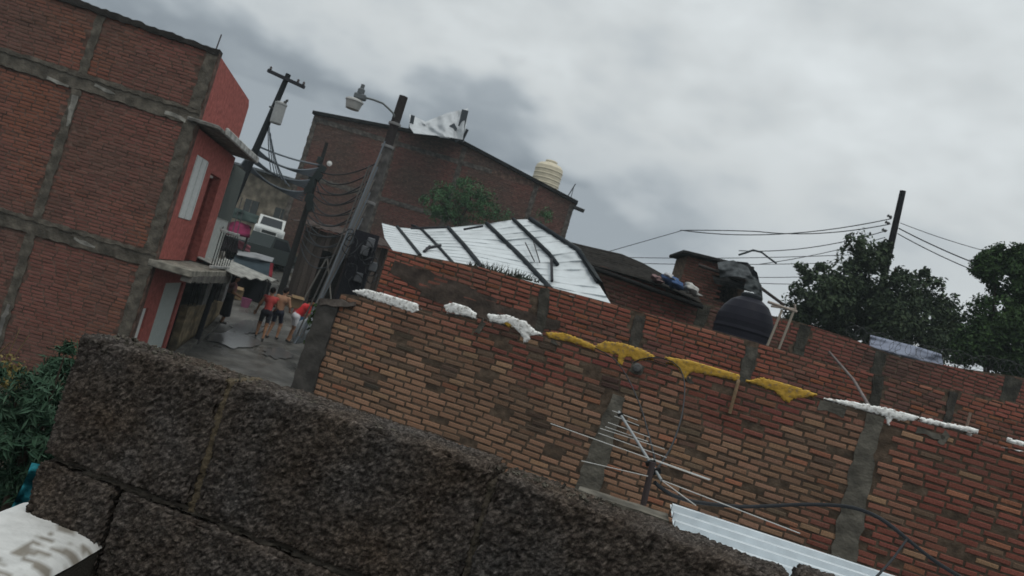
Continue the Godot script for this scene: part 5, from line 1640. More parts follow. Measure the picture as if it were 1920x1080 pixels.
# ------------------------------------------------------------------ poles, lamp and cables
func build_poles() -> void:
	var iron := mat("dark iron")
	var wood := mat("old wood")
	# lamp pole
	var f2 := at(592, 690, 22.5)
	var base := Vector3(f2.x, ground_y(22.5), f2.z)
	var tp := at(757, 181, 22.5)
	var t := thing("lamp_pole", "dark utility pole carrying a curved street lamp arm and many cables", "utility pole", base)
	var mb := MB.new()
	mb.tube([base + Vector3(0, -0.3, 0), base.lerp(tp, 0.5), tp], [0.17, 0.15, 0.125], 12, Color(0.055, 0.05, 0.048))
	part(t, "pole", mb, wood)
	var sl := MB.new()
	sl.tube([base.lerp(tp, 0.42), base.lerp(tp, 0.82)], [0.175, 0.16], 12, Color(0.15, 0.145, 0.14))
	part(t, "sleeve", sl, mat("grey green concrete"), "pale lower sleeve with worn surface")
	for f in [0.62, 0.82, 0.9]:
		var bd := MB.new()
		var c := base.lerp(tp, f)
		bd.lathe(c, (tp - base).normalized(), [Vector2(0.172, -0.04), Vector2(0.182, -0.03), Vector2(0.182, 0.03), Vector2(0.172, 0.04)], 12, Color(0.2, 0.2, 0.2))
		part(t, "clamp_band", bd, iron)
	for k in 3:
		var cd := MB.new()
		var o := Vector3(-0.2 - 0.07 * k, 0, 0.1)
		cd.tube([base.lerp(tp, 0.12) + o * 2.2, base.lerp(tp, 0.45) + o * 1.3, base.lerp(tp, 0.74) + o * 0.9], [0.022], 6, Color(0.12, 0.115, 0.11))
		part(t, "conduit", cd, iron)
	var arm := MB.new()
	var ap := []
	for p in [[737, 212], [729, 204], [718, 194], [700, 187], [684, 183]]: ap.append(at(p[0], p[1], 22.35))
	arm.tube([at(741, 222, 22.42)] + ap, [0.03], 8, Color(0.14, 0.15, 0.15))
	var armp := part(t, "lamp_arm", arm, iron)
	var up := Vector3.UP
	var lc := at(664, 192, 22.35)
	var lm := MB.new()
	lm.lathe(lc, up, [Vector2(0.0, 0.1), Vector2(0.22, 0.09), Vector2(0.25, 0.04), Vector2(0.235, 0.0), Vector2(0.19, -0.2), Vector2(0.0, -0.22)], 18, Color(0.42, 0.42, 0.4))
	part(t, "lamp_shade", lm, mat("white paint"), "pale lamp bowl")
	var lh := MB.new()
	lh.lathe(lc, up, [Vector2(0.26, 0.02), Vector2(0.26, 0.06), Vector2(0.1, 0.12), Vector2(0.0, 0.12)], 18, Color(0.6, 0.61, 0.6))
	part(t, "lamp_rim", lh, mat("white paint"))
	var hd := MB.new()
	hd.box(Transform3D(Basis(), lc + Vector3(0.12, 0.2, 0)), Vector3(0.34, 0.16, 0.2), Color(0.12, 0.13, 0.14), 0.03)
	hd.lathe(lc + Vector3(0.1, 0.27, 0), up, [Vector2(0.1, 0), Vector2(0.1, 0.14), Vector2(0.055, 0.17), Vector2(0.055, 0.28), Vector2(0.0, 0.3)], 12, Color(0.12, 0.13, 0.14))
	part(t, "lamp_head", hd, iron, "dark lamp head with photocell")

	# leaning pole with cross arm and transformer
	var g3 := at(440, 372, 26.0)
	var tp3 := at(541, 139, 26.0)
	var dirv := (tp3 - g3).normalized()
	var b3 := g3 + dirv * ((ground_y(26.0) - g3.y) / dirv.y)
	var t3 := thing("leaning_pole", "dark leaning utility pole with cross arm and pale transformer can", "utility pole", b3)
	var m3 := MB.new()
	m3.tube([b3 - dirv * 0.3, b3.lerp(tp3, 0.6), tp3], [0.16, 0.12, 0.085], 10, Color(0.035, 0.038, 0.042))
	part(t3, "pole", m3, wood)
	var ca := MB.new()
	var a0 := at(504, 134, 26.0); var a1 := at(573, 166, 26.0)
	var ax := (a1 - a0).normalized()
	ca.box(Transform3D(Basis(ax, Vector3.BACK.cross(ax), Vector3.BACK), (a0 + a1) * 0.5 + Vector3(0, 0, 0.12)), Vector3((a1 - a0).length(), 0.11, 0.1), Color(0.05, 0.05, 0.055), 0.01)
	var cap := part(t3, "cross_arm", ca, wood)
	for f in [0.06, 0.8, 0.95]:
		var ins := MB.new()
		ins.lathe(a0.lerp(a1, f) + Vector3(0, 0.05, 0.12), Vector3.UP, [Vector2(0.02, 0), Vector2(0.05, 0.03), Vector2(0.03, 0.06), Vector2(0.045, 0.09), Vector2(0, 0.13)], 8, Color(0.1, 0.09, 0.09))
		part(cap, "insulator", ins, iron)
	var tr := MB.new()
	var tc := at(522, 212, 25.85)
	tr.lathe(tc, Vector3.UP, [Vector2(0, -0.36), Vector2(0.17, -0.36), Vector2(0.185, -0.33), Vector2(0.185, 0.27), Vector2(0.2, 0.28), Vector2(0.2, 0.33), Vector2(0.1, 0.38), Vector2(0, 0.39)], 18, Color(0.36, 0.37, 0.37))
	var trp := part(t3, "transformer", tr, mat("zinc roof"), "pale grey transformer can")
	var bs := MB.new()
	bs.lathe(tc + Vector3(0.1, 0.34, 0.05), Vector3(0.5, 0.85, 0).normalized(), [Vector2(0.03, 0), Vector2(0.06, 0.05), Vector2(0.035, 0.1), Vector2(0.05, 0.14), Vector2(0, 0.2)], 8, Color(0.08, 0.08, 0.08))
	bs.tube([tc + Vector3(-0.1, 0.1, 0), at(506, 200, 26.0)], [0.035], 6, Color(0.06, 0.06, 0.06))
	part(trp, "bushing", bs, iron)

	# crowded service pole in front of the gable house
	var tp4 := at(613, 268, 29.0)
	var b4p := at(560, 440, 29.0)
	var d4 := (tp4 - b4p).normalized()
	var b4 := b4p + d4 * ((ground_y(29.0) - b4p.y) / d4.y)
	var t4 := thing("service_pole", "dark service pole bunched with splice boxes before the brick gable", "utility pole", b4)
	var m4 := MB.new()
	m4.tube([b4 - d4 * 0.2, b4.lerp(tp4, 0.5), tp4], [0.13, 0.11, 0.06], 9, Color(0.04, 0.042, 0.042))
	part(t4, "pole", m4, wood)
	var rng := RandomNumberGenerator.new(); rng.seed = 6
	for k in 7:
		var bx := MB.new()
		var c := b4.lerp(tp4, 0.62 + 0.045 * k) + Vector3(rng.randf_range(-0.12, 0.16), 0, 0.12)
		bx.box(Transform3D(Basis(Vector3.BACK, rng.randf_range(-0.4, 0.4)), c), Vector3(rng.randf_range(0.16, 0.3), rng.randf_range(0.2, 0.4), 0.14), Color(0.035, 0.04, 0.042), 0.02)
		part(t4, "splice_box", bx, iron)
	var wl := MB.new()
	wl.lathe(at(618, 307, 28.85), Vector3.BACK, [Vector2(0.09, 0), Vector2(0.1, 0.03), Vector2(0.0, 0.06)], 10, Color(0.7, 0.7, 0.68))
	part(t4, "meter", wl, mat("white paint"), "small white meter disc")

	# plain pole by the trees
	var tp5 := at(1693, 358, 27.0); var lo5 := at(1630, 640, 27.0)
	var d5 := (tp5 - lo5).normalized()
	var b5 := lo5 + d5 * ((ground_y(27.0) - lo5.y) / d5.y)
	var t5 := thing("bare_pole", "bare dark utility pole rising out of the tree with wires", "utility pole", b5)
	var m5 := MB.new()
	m5.tube([b5 - d5 * 0.3, b5.lerp(tp5, 0.6), tp5], [0.15, 0.125, 0.1], 10, Color(0.028, 0.03, 0.032))
	part(t5, "pole", m5, wood)
	for p in [[1672, 408], [1668, 420], [1662, 434]]:
		var ins := MB.new()
		ins.lathe(at(p[0], p[1], 26.9), Vector3(-1, 0.2, 0).normalized(), [Vector2(0.03, 0), Vector2(0.06, 0.05), Vector2(0.03, 0.1), Vector2(0.06, 0.14), Vector2(0, 0.18)], 8, Color(0.1, 0.1, 0.1))
		part(t5, "insulator", ins, iron)
	# wires: [pixel a, depth a, pixel b, depth b, sag, radius, label, group]
	var black := mat("cable black", Color(0.03, 0.032, 0.035).linear_to_srgb(), 0.5, "")
	var grey := mat("cable grey", Color(0.13, 0.15, 0.17).linear_to_srgb(), 0.5, "")
	var G1 := "wires from the bare pole to the left"
	var wires := [
		[1672, 410, 27.0, 1280, 432, 30.0, 0.35, 0.018, "thin dark wire running left from the bare pole by the trees", G1],
		[1670, 420, 27.0, 1420, 434, 29.0, 0.2, 0.018, "thin dark wire running left from the bare pole by the trees", G1],
		[1420, 434, 29.0, 1275, 432, 30.0, -0.02, 0.018, "thin dark wire running left from the bare pole by the trees", G1],
		[1280, 432, 30.0, 1105, 482, 32.0, 0.0, 0.014, "thin dark wire running left from the bare pole by the trees", G1],
		[1664, 432, 27.0, 1385, 470, 28.0, 0.25, 0.016, "thin dark wire running left from the bare pole by the trees", G1],
		[1660, 445, 27.0, 1420, 496, 28.0, 0.1, 0.013, "thin dark wire running left from the bare pole by the trees", G1],
		[1655, 475, 27.0, 1150, 482, 31.0, 0.1, 0.013, "thin dark wire running left from the bare pole by the trees", G1],
		[1650, 490, 27.0, 1140, 492, 31.0, 0.1, 0.013, "thin dark wire running left from the bare pole by the trees", G1],
		[1645, 512, 27.0, 1420, 520, 29.0, 0.05, 0.013, "thin dark wire running left from the bare pole by the trees", G1],
		[1645, 530, 27.0, 1420, 531, 29.0, 0.05, 0.013, "thin dark wire running left from the bare pole by the trees", G1],
		[1685, 428, 27.0, 1930, 530, 24.0, 0.1, 0.02, "dark wire dropping from the bare pole into the rounded tree", "wires from the bare pole to the right"],
		[1683, 438, 27.0, 1930, 545, 24.0, 0.12, 0.016, "dark wire dropping from the bare pole into the rounded tree", "wires from the bare pole to the right"],
		[1688, 418, 27.0, 1930, 490, 26.0, 0.1, 0.012, "dark wire dropping from the bare pole into the rounded tree", "wires from the bare pole to the right"]]
	for q in wires:
		var p0 := at(q[0], q[1], q[2]); var p1 := at(q[3], q[4], q[5])
		single("wire", cable(p0, p1, q[6], q[7]), black, q[8], "wire", p0, q[9])
	# the bundle between leaning pole, service pole and lamp pole
	for k in 16:
		var p0 := at(452 + k * 1.8, 308 - k * 2.4, 26.0); var p1 := at(566 + k * 2.4, 376 - k * 4.4, 29.0)
		single("bundle_cable", cable(p0, p1, 0.08 + 0.07 * (k % 5), 0.032), grey, "grey blue cable in the bundle between leaning pole and service pole", "cable", p0, "cable bundle over the street")
	for k in 6:
		var p0 := at(503 + k * 2.0, 225 + k * 12.0, 26.0); var p1 := at(508 + k * 7.0, 320 + k * 6.0, 26.4)
		single("drop_cable", cable(p0, p1, 0.1, 0.018), grey, "slack cable dangling from the leaning pole beneath the transformer", "cable", p0, "dangling cables at the leaning pole")
	for k in 16:
		var p0 := at(602 - k * 2.6, 322 + k * 9.0, 29.0); var p1 := at(757.0 - 0.324 * (119.0 + k * 11.0), 300 + k * 11.0, 22.4)
		single("service_cable", cable(p0, p1, 0.25 + 0.17 * (k % 4), 0.022), black, "black cable slung between service pole and lamp pole", "cable", p0, "cables between service pole and lamp pole")
	for k in 7:
		var p0 := at(722 - k * 7.0, 265 + k * 24.0, 22.3); var p1 := at(600 - k * 8.0, 560 + k * 14.0, 21.0)
		single("stay_cable", cable(p0, p1, 0.06 * k, 0.022), [grey, mat("cable tan", Color(0.13, 0.12, 0.11).linear_to_srgb(), 0.6, "")][k % 2], "long cable running down beside the lamp pole to the street corner", "cable", p0, "cables running down beside the lamp pole")
	for k in 6:
		var p0 := at(430 + k * 6.0, 335 + k * 9.0, 25.5); var p1 := at(400 + k * 9.0, 420 + k * 4.0, 22.2)
		single("house_cable", cable(p0, p1, 0.25, 0.014), black, "thin black cable looping from leaning pole to the white house", "cable", p0, "loops at the white house")
	# dark clutter of meters and coils at the lamp pole's foot
	for k in 10:
		var cm := MB.new()
		var c := at(668 + rng.randf_range(-14, 30), 440 + k * 10.0, 21.6)
		var pts := []
		var r := rng.randf_range(0.08, 0.2)
		for i in 25: pts.append(c + Vector3(cos(i * TAU / 24.0) * r, sin(i * TAU / 24.0) * r * 1.5, 0.1 * sin(i * 0.9 + k)))
		cm.tube(pts, [0.014], 5, Color.WHITE, false)
		single("cable_coil", cm, black, "loose coil of cable hanging on the dark meter board", "cable coil", c, "coils on the meter board")
	var mbd := thing("meter_board", "dark board of electric meters standing beside the lamp pole", "meter board", Vector3(at(690, 560, 21.9).x, ground_y(21.9), -21.9))
	var bm := MB.new()
	var q0 := at(668, 430, 21.9); var q1 := at(712, 440, 21.9)
	bm.box(Transform3D(Basis(), Vector3((q0.x + q1.x) * 0.5, (q0.y + ground_y(21.9)) * 0.5, -21.95)), Vector3(q1.x - q0.x, q0.y - ground_y(21.9), 0.12), Color(0.035, 0.035, 0.04))
	part(mbd, "board", bm, wood)
	for p in [[684, 470], [700, 500], [672, 520], [695, 455]]:
		var mm := MB.new()
		mm.box(Transform3D(Basis(), at(p[0], p[1], 21.8)), Vector3(0.2, 0.26, 0.12), Color(0.13, 0.14, 0.15), 0.02)
		part(mbd, "meter_box", mm, mat("grey sheet"))

# ------------------------------------------------------------------ trees and plants
func build_trees() -> void:
	var dk := Color(0.025, 0.038, 0.024); var lt := Color(0.07, 0.095, 0.055)
	# spreading tree round the bare pole
	var D := 25.0
	var blobs := []
	for q in [[1500, 590, 42, 60], [1540, 560, 55, 60], [1590, 520, 45, 55], [1610, 470, 34, 38], [1600, 560, 60, 70], [1660, 560, 60, 60], [1640, 490, 28, 36], [1720, 560, 48, 60], [1755, 600, 45, 60], [1680, 610, 70, 60], [1600, 630, 70, 50], [1790, 630, 34, 55], [1500, 500, 14, 16], [1520, 520, 15, 18], [1540, 500, 12, 10], [1752, 540, 16, 22], [1730, 510, 16, 12], [1660, 460, 14, 14], [1795, 560, 12, 20], [1690, 520, 22, 24], [1545, 610, 60, 60], [1730, 650, 70, 45]]:
		blobs.append([at(q[0], q[1], D + (q[0] % 7) * 0.25 - 0.8), Vector3(q[2], q[3] * 0.9, (q[2] + q[3]) * 0.45) * D / F])
	var fb := at(1640, 600, D); var foot := Vector3(fb.x, ground_y(D), -D)
	var limbs := []
	for q in [[1500, 500], [1605, 450], [1740, 520], [1790, 600], [1540, 560], [1680, 500]]:
		var e := at(q[0], q[1], D)
		var s := foot + Vector3(0, 3.0, 0)
		limbs.append([s, s.lerp(e, 0.5) + Vector3(0, 0.3, 0.1), e])
	tree("spreading_tree", "dark spreading tree with ragged branches around the bare pole", foot, [foot + Vector3(0, -0.2, 0), foot + Vector3(0.1, 1.6, 0), foot + Vector3(0, 3.2, 0)], [0.26, 0.2, 0.14], limbs, blobs, 60000, 0.08, dk, lt, 2, -0.07, 1.5)
	# rounded tree at the right
	D = 21.0
	blobs = []
	for q in [[1875, 500, 46, 42], [1900, 480, 40, 32], [1850, 500, 26, 32], [1915, 540, 50, 60], [1880, 600, 60, 60], [1930, 640, 60, 70], [1850, 640, 48, 50], [1815, 650, 30, 40], [1960, 500, 50, 60], [1900, 670, 70, 40]]:
		blobs.append([at(q[0], q[1], D + (q[1] % 5) * 0.2), Vector3(q[2], q[3], (q[2] + q[3]) * 0.5) * D / F])
	fb = at(1900, 650, D); foot = Vector3(fb.x, ground_y(D), -D)
	limbs = []
	for q in [[1870, 500], [1930, 560], [1850, 620]]:
		limbs.append([foot + Vector3(0, 3, 0), (foot + Vector3(0, 3, 0)).lerp(at(q[0], q[1], D), 0.5), at(q[0], q[1], D)])
	tree("rounded_tree", "dense tree with clipped rounded dark green top behind the wire", foot, [foot + Vector3(0, -0.2, 0), foot + Vector3(0, 3.2, 0)], [0.25, 0.16], limbs, blobs, 52000, 0.06, Color(0.022, 0.036, 0.02), Color(0.06, 0.105, 0.04), 3, -0.22, 1.3)
	# tree before the gable
	D = 36.0
	blobs = []
	for q in [[850, 380, 45, 38], [830, 360, 28, 22], [880, 365, 30, 36], [870, 345, 22, 14], [820, 390, 28, 24], [900, 395, 34, 26], [845, 405, 48, 22], [930, 400, 34, 20], [905, 372, 26, 24], [800, 375, 18, 14], [1022, 405, 18, 16], [1010, 412, 12, 10]]:
		blobs.append([at(q[0], q[1], D + (q[0] % 4) * 0.3), Vector3(q[2], q[3], (q[2] + q[3]) * 0.5) * D / F])
	fb = at(860, 410, D); foot = Vector3(fb.x, ground_y(D), -D)
	tree("feathery_tree", "small feathery green tree in front of the tall brick gable", foot, [foot + Vector3(0, -0.2, 0), at(858, 420, D), at(852, 380, D)], [0.16, 0.12, 0.06], [[at(858, 420, D), at(840, 390, D), at(820, 375, D)], [at(858, 415, D), at(880, 385, D), at(885, 360, D)]], blobs, 20000, 0.055, Color(0.035, 0.08, 0.04), Color(0.08, 0.16, 0.075), 4, 0.0, 2.4)
	# weeds under the collapsed roof
	var wf := at(940, 512, 14.55)
	var wd := thing("dry_weeds", "dark spiky weeds growing on the wall top under the collapsed roof", "weeds", wf)
	var wm := MB.new()
	var rng := RandomNumberGenerator.new(); rng.seed = 12
	for k in 170:
		var px := rng.randf_range(875, 1010)
		var b := at(px, 492 + (px - 862) * 0.235 + 4.0, 14.5 + rng.randf_range(0.0, 0.12))
		var h := rng.randf_range(0.05, 0.17) * (0.5 + 0.8 * sin(clampf((px - 862) / 153.0, 0, 1) * PI))
		var tip := b + Vector3(rng.randf_range(-0.12, 0.12), h, rng.randf_range(-0.02, 0.06))
		var wv := Vector3(0.012, 0, 0.004)
		wm.tri(b - wv, b + wv, tip, Color(0.03, 0.035, 0.025) * rng.randf_range(0.6, 1.8))
	part(wd, "blades", wm, mat("leaf"), "", "stuff")
	# shrub left of the parapet
	D = 3.4
	blobs = []
	for q in [[60, 760, 70, 70], [110, 690, 36, 45], [30, 820, 70, 70], [90, 840, 45, 70], [20, 700, 30, 26], [60, 900, 60, 50], [125, 660, 16, 24], [20, 920, 60, 60]]:
		blobs.append([at(q[0], q[1], D + (q[0] % 3) * 0.1), Vector3(q[2], q[3], (q[2] + q[3]) * 0.5) * D / F])
	foot = Vector3(at(50, 800, D).x, ground_y(D), -D)
	var sh := tree("leafy_shrub", "leafy green shrub growing up beside the cinder block parapet end", foot, [foot + Vector3(0, -0.1, 0), foot + Vector3(0.05, 2.6, 0), at(60, 800, D)], [0.06, 0.045, 0.02], [[at(60, 860, D), at(90, 760, D), at(120, 670, D)], [at(50, 850, D), at(30, 760, D), at(20, 690, D)]], blobs, 18000, 0.009, Color(0.02, 0.045, 0.028), Color(0.06, 0.105, 0.07), 6, -0.05, 10.0, "shrub", 0.15, 6.0)
	var dl := MB.new()
	leaves(dl, [[at(18, 690, D - 0.1), Vector3(0.07, 0.06, 0.05)], [at(10, 720, D - 0.1), Vector3(0.06, 0.05, 0.05)]], 140, 0.011, Color(0.1, 0.085, 0.035), Color(0.19, 0.15, 0.06), 7, -0.3, 4.0)
	part(sh, "dry_leaves", dl, mat("leaf"), "yellowed leaves")
	var st := MB.new()
	for q in [[5, 690, 38, 615], [12, 690, 55, 628], [0, 660, 22, 640]]:
		st.tube([at(q[0], q[1], D), at(q[2], q[3], D)], [0.003, 0.0015], 4, Color(0.25, 0.18, 0.1))
	part(sh, "dry_stalks", st, mat("old wood"))
	# weeds at the pier corner by the street
	var pf := fw * Vector3(-0.5, 4.9, -0.2)
	var vine := MB.new()
	leaves(vine, [[at(598, 600, 11.6), Vector3(0.14, 0.3, 0.12)], [at(586, 640, 11.6), Vector3(0.1, 0.2, 0.1)]], 500, 0.05, Color(0.03, 0.055, 0.02), Color(0.07, 0.11, 0.045), 8, -0.1, 6.0)
	var vt := thing("creeper", "green creeper clinging to the grey plastered pier by the street", "creeper", at(592, 640, 11.5))
	part(vt, "foliage", vine, mat("leaf"))
	var vs := MB.new()
	vs.tube([Vector3(at(590, 660, 11.5).x, ground_y(11.5), -11.5), at(590, 660, 11.5), at(600, 580, 11.5)], [0.02, 0.015, 0.006], 5, Color(0.07, 0.055, 0.045))
	part(vt, "stem", vs, mat("bark"))

# ------------------------------------------------------------------ tanks, antenna, pipes, vehicle, stalls
func build_small() -> void:
	var iron := mat("dark iron")
	# black tank between the walls
	var D := 16.2
	var c := at(1393, 615, D)
	var bot := c.y - 0.75
	var tk := thing("black_water_tank", "black domed plastic water tank on a block base between brick walls", "water tank", Vector3(c.x, ground_y(D), -D))
	var r := 0.575
	var mb := MB.new()
	var pr := [Vector2(0, -0.75), Vector2(r, -0.75)]
	for i in 4:
		pr.append(Vector2(r, -0.7 + i * 0.2)); pr.append(Vector2(r * 1.03, -0.66 + i * 0.2)); pr.append(Vector2(r, -0.6 + i * 0.2))
	pr += [Vector2(r * 1.0, 0.1), Vector2(r * 0.97, 0.2), Vector2(r * 0.86, 0.36), Vector2(r * 0.66, 0.52), Vector2(r * 0.44, 0.6), Vector2(r * 0.36, 0.62)]
	mb.lathe(c, Vector3.UP, pr, 36, Color(0.02, 0.023, 0.03))
	var blk := mat("black plastic", Color.WHITE, 0.42, "faint", 1.0)
	part(tk, "tank_body", mb, blk)
	var ld := MB.new()
	ld.lathe(c, Vector3.UP, [Vector2(r * 0.38, 0.6), Vector2(r * 0.38, 0.68), Vector2(r * 0.3, 0.72), Vector2(0, 0.73)], 20, Color(0.022, 0.024, 0.028))
	part(tk, "lid", ld, blk)
	var bb := MB.new()
	bb.box(Transform3D(Basis(), Vector3(c.x, (bot + ground_y(D)) * 0.5, -D)), Vector3(1.3, bot - ground_y(D), 1.3), Color(0.16, 0.13, 0.11))
	part(tk, "block_base", bb, mat("stained plaster"))
	# cream pipe frame beside it
	var pf := thing("pipe_frame", "cream plastic pipe frame of two uprights standing beside the black tank", "pipe frame", Vector3(at(1455, 645, 15.6).x, ground_y(15.6), -15.6))
	for q in [[1466, 582, 1440, 645], [1488, 584, 1462, 650]]:
		var up := MB.new()
		var a := at(q[0], q[1], 15.6); var b := at(q[2], q[3], 15.6)
		up.tube([a, b, b + (b - a).normalized() * 4.2], [0.024], 8, Color(0.34, 0.3, 0.25))
		part(pf, "upright_pipe", up, mat("cream plastic"))
	for q in [[1440, 566, 1494, 585, 0.03], [1446, 574, 1492, 580, 0.022], [1490, 570, 1492, 586, 0.02]]:
		var cr := MB.new()
		cr.tube([at(q[0], q[1], 15.6), at(q[2], q[3], 15.6)], [q[4]], 8, Color(0.33, 0.28, 0.24))
		part(pf, "cross_pipe", cr, mat("cream plastic"))
	# sticks and pipes on the front wall
	var sp := MB.new()
	sp.tube([fw * Vector3(px_on(fw, 1640, 768).x, px_on(fw, 1640, 768).y - 0.05, 0.02), at(1600, 712, 9.9), at(1554, 659, 10.0)], [0.02, 0.018, 0.014], 7, Color(0.26, 0.23, 0.22))
	single("leaning_stick", sp, mat("old wood"), "pale straight stick leaning up from the foam-topped wall", "stick", fw * Vector3(px_on(fw, 1640, 768).x, px_on(fw, 1640, 768).y, 0))
	var s2 := MB.new()
	var u0 := px_on(fw, 1812, 812)
	s2.tube([fw * Vector3(u0.x, u0.y - 0.06, -0.06), fw * Vector3(u0.x + 0.0, u0.y + 0.24, -0.06)], [0.016], 7, Color(0.3, 0.22, 0.18))
	single("wall_stub", s2, mat("old wood"), "short brown rod standing on the foam-topped wall", "rod", fw * Vector3(u0.x, u0.y, -0.06))
	var s3 := MB.new()
	var h0 := px_on(fw, 1384, 716); var h1 := px_on(fw, 1368, 775)
	s3.tube([fw * Vector3(h0.x, h0.y + 0.02, 0.02), fw * Vector3(h0.x, h0.y - 0.04, 0.06), fw * Vector3(h1.x, h1.y, 0.05)], [0.022, 0.022, 0.02], 8, Color(0.3, 0.21, 0.13))
	single("drain_pipe", s3, mat("old wood"), "short tan drain pipe hanging down the foam-topped brick wall", "pipe", fw * Vector3(h1.x, h1.y, 0.05))
	# television antenna
	var AD := 4.7
	var m0 := at(1208, 938, AD); var m1 := at(1224, 866, AD)
	var an := thing("television_antenna", "tilted television antenna with thin rods on a short dark mast", "antenna", m0)
	var ms := MB.new()
	ms.tube([m0 + (m0 - m1) * 0.12, m1], [0.019], 8, Color(0.06, 0.05, 0.05))
	part(an, "mast", ms, iron)
	var boom := MB.new()
	var b0 := at(1160, 772, AD + 0.45); var b1 := at(1240, 900, AD - 0.05)
	boom.tube([b0, b1], [0.009], 6, Color(0.3, 0.32, 0.33))
	part(an, "boom", boom, mat("zinc roof"))
	for q in [[1220, 868, 0.03], [1228, 884, 0.035], [1163, 777, 0.018]]:
		var cl := MB.new()
		cl.box(Transform3D(Basis(Vector3.BACK, 0.5), at(q[0], q[1], AD + (0.42 if q[1] < 800 else 0.02))), Vector3(q[2] * 2.0, q[2], q[2]), Color(0.02, 0.02, 0.02), 0.004)
		part(an, "clamp", cl, iron)
	var el := [[1148, 770, 1196, 788, 0.02], [1152, 780, 1198, 798, 0.05], [1140, 792, 1218, 820, 0.1], [1125, 803, 1246, 842, 0.15], [1122, 812, 1250, 858, 0.2], [1135, 800, 1215, 828, 0.12], [1032, 794, 1330, 900, 0.42], [1090, 864, 1215, 893, 0.45], [1222, 860, 1332, 899, 0.4], [1240, 900, 1500, 1000, 0.48], [1242, 902, 1305, 948, 0.5]]
	for q in el:
		var rod := MB.new()
		var d: float = AD + 0.45 - q[4]
		rod.tube([at(q[0], q[1], d), at(q[2], q[3], d - 0.02)], [0.0026 if q[4] < 0.3 else 0.0032], 5, Color(0.55, 0.55, 0.53))
		part(an, "antenna_rod", rod, mat("zinc roof"))
	# cables hanging on the near wall
	var black := mat("cable black")
	for q in [
		[[[1115, 652], [1150, 672], [1175, 705], [1200, 760], [1215, 810], [1228, 862]], [9.85, 9.7, 8.8, 7.4, 6.2, 4.75], 0.007, "black cable from the foam-topped wall down to the antenna mast"],
		[[[1188, 680], [1205, 672], [1240, 671], [1268, 682], [1283, 715], [1280, 770], [1262, 830], [1232, 880]], [9.7, 9.55, 9.5, 9.4, 9.0, 7.5, 6.0, 4.75], 0.007, "looped black cable bulging from the foam-topped wall to the antenna"],
		[[[1228, 905], [1260, 928], [1310, 942], [1400, 950], [1500, 946], [1590, 950], [1650, 972], [1700, 1010], [1750, 1050], [1830, 1100]], [4.7, 4.9, 5.2, 5.4, 5.4, 5.3, 5.1, 4.9, 4.8, 4.7], 0.0125, "thick black cable sweeping across the columned brick wall from the antenna"],
		[[[1700, 1012], [1672, 1050], [1640, 1085]], [4.88, 4.6, 4.3], 0.007, "thin wire dropping from the thick cable onto the ribbed roof"]]:
		var curve := Curve3D.new()
		var cp := []
		for i in q[0].size(): cp.append(at(q[0][i][0], q[0][i][1], q[1][i]))
		for i in cp.size():
			var tg: Vector3 = (cp[mini(i + 1, cp.size() - 1)] - cp[maxi(i - 1, 0)]) / 6.0
			curve.add_point(cp[i], -tg, tg)
		var pts := []
		var n := 40
		for i in n + 1: pts.append(curve.sample_baked(curve.get_baked_length() * i / n, true))
		var cm := MB.new()
		cm.tube(pts, [q[2]], 6, Color.WHITE)
		single("black_cable", cm, black, q[3], "cable", cp[0])
	# bracket lamp on the wall where the loop starts
	var bx := MB.new()
	var bp := px_on(fw, 1196, 690)
	bx.lathe(fw * Vector3(bp.x, bp.y, 0.0), fw.basis.z, [Vector2(0.06, 0), Vector2(0.06, 0.05), Vector2(0.045, 0.09), Vector2(0, 0.1)], 12, Color(0.16, 0.16, 0.16))
	single("junction_box", bx, mat("grey green concrete"), "round grey junction box on the foam-topped brick wall", "junction box", fw * Vector3(bp.x, bp.y, 0))
	# blue sheet strip below the trees
	var bs := MB.new()
	bs.grid(sheet([[[1632, 628], [1680, 640], [1720, 650], [1765, 664]], [[1630, 652], [1680, 666], [1720, 676], [1770, 690]]], [19.4, 19.2], 40, 10, 0.05, 3.0, 0.3, 90.0), Color(0.3, 0.33, 0.42), 0.004)
	var bst := thing("blue_tarp", "faded lilac blue tarp stretched behind the coiled wire", "tarp", at(1700, 660, 19.3))
	part(bst, "tarp_sheet", bs, mat("cloth"))
	for px in [1634, 1700, 1766]:
		var pm := MB.new()
		var q := at(px, 630 + (px - 1634) * 0.27, 19.45)
		pm.tube([q, Vector3(q.x, ground_y(19.45), q.z)], [0.035], 6, Color(0.07, 0.06, 0.05))
		part(bst, "tarp_post", pm, mat("old wood"))
	var tl := MB.new()
	tl.grid(sheet([[[60, 868], [85, 872], [100, 890]], [[45, 905], [75, 910], [92, 930]], [[20, 955], [55, 950], [80, 940]]], [1.75, 1.7, 1.66], 14, 14, 0.0, 1.0, 0.12, 15.0), Color(0.03, 0.19, 0.23), 0.002)
	single("teal_netting", tl, mat("cloth"), "scrap of teal netting caught behind the whitewashed ledge", "netting", at(60, 930, 1.7))
	# white pickup climbing towards the viewer
	build_pickup(39.5, 497, 460, Color(0.5, 0.52, 0.51), "white_pickup", "white pickup truck farthest up the street beneath the cables", 0.3)
	build_pickup(34.6, 492, 495, Color(0.05, 0.062, 0.06), "dark_pickup", "dark grey pickup parked in front of the white one, tail towards the market stall", 2.75)
	build_clutter()
	# street stalls
	var st := thing("market_stall", "street stall under a dark teal awning with magenta cloths", "stall", Vector3(-11.0, ground_y(30.0), -30.0))
	for q in [[425, 400, 460], [470, 425, 470]]:
		var pm := MB.new()
		var a := at(q[0], q[1], 30.0)
		pm.tube([a, Vector3(a.x, ground_y(30) - 0.1, a.z)], [0.04], 6, Color(0.05, 0.05, 0.05))
		part(st, "stall_post", pm, iron)
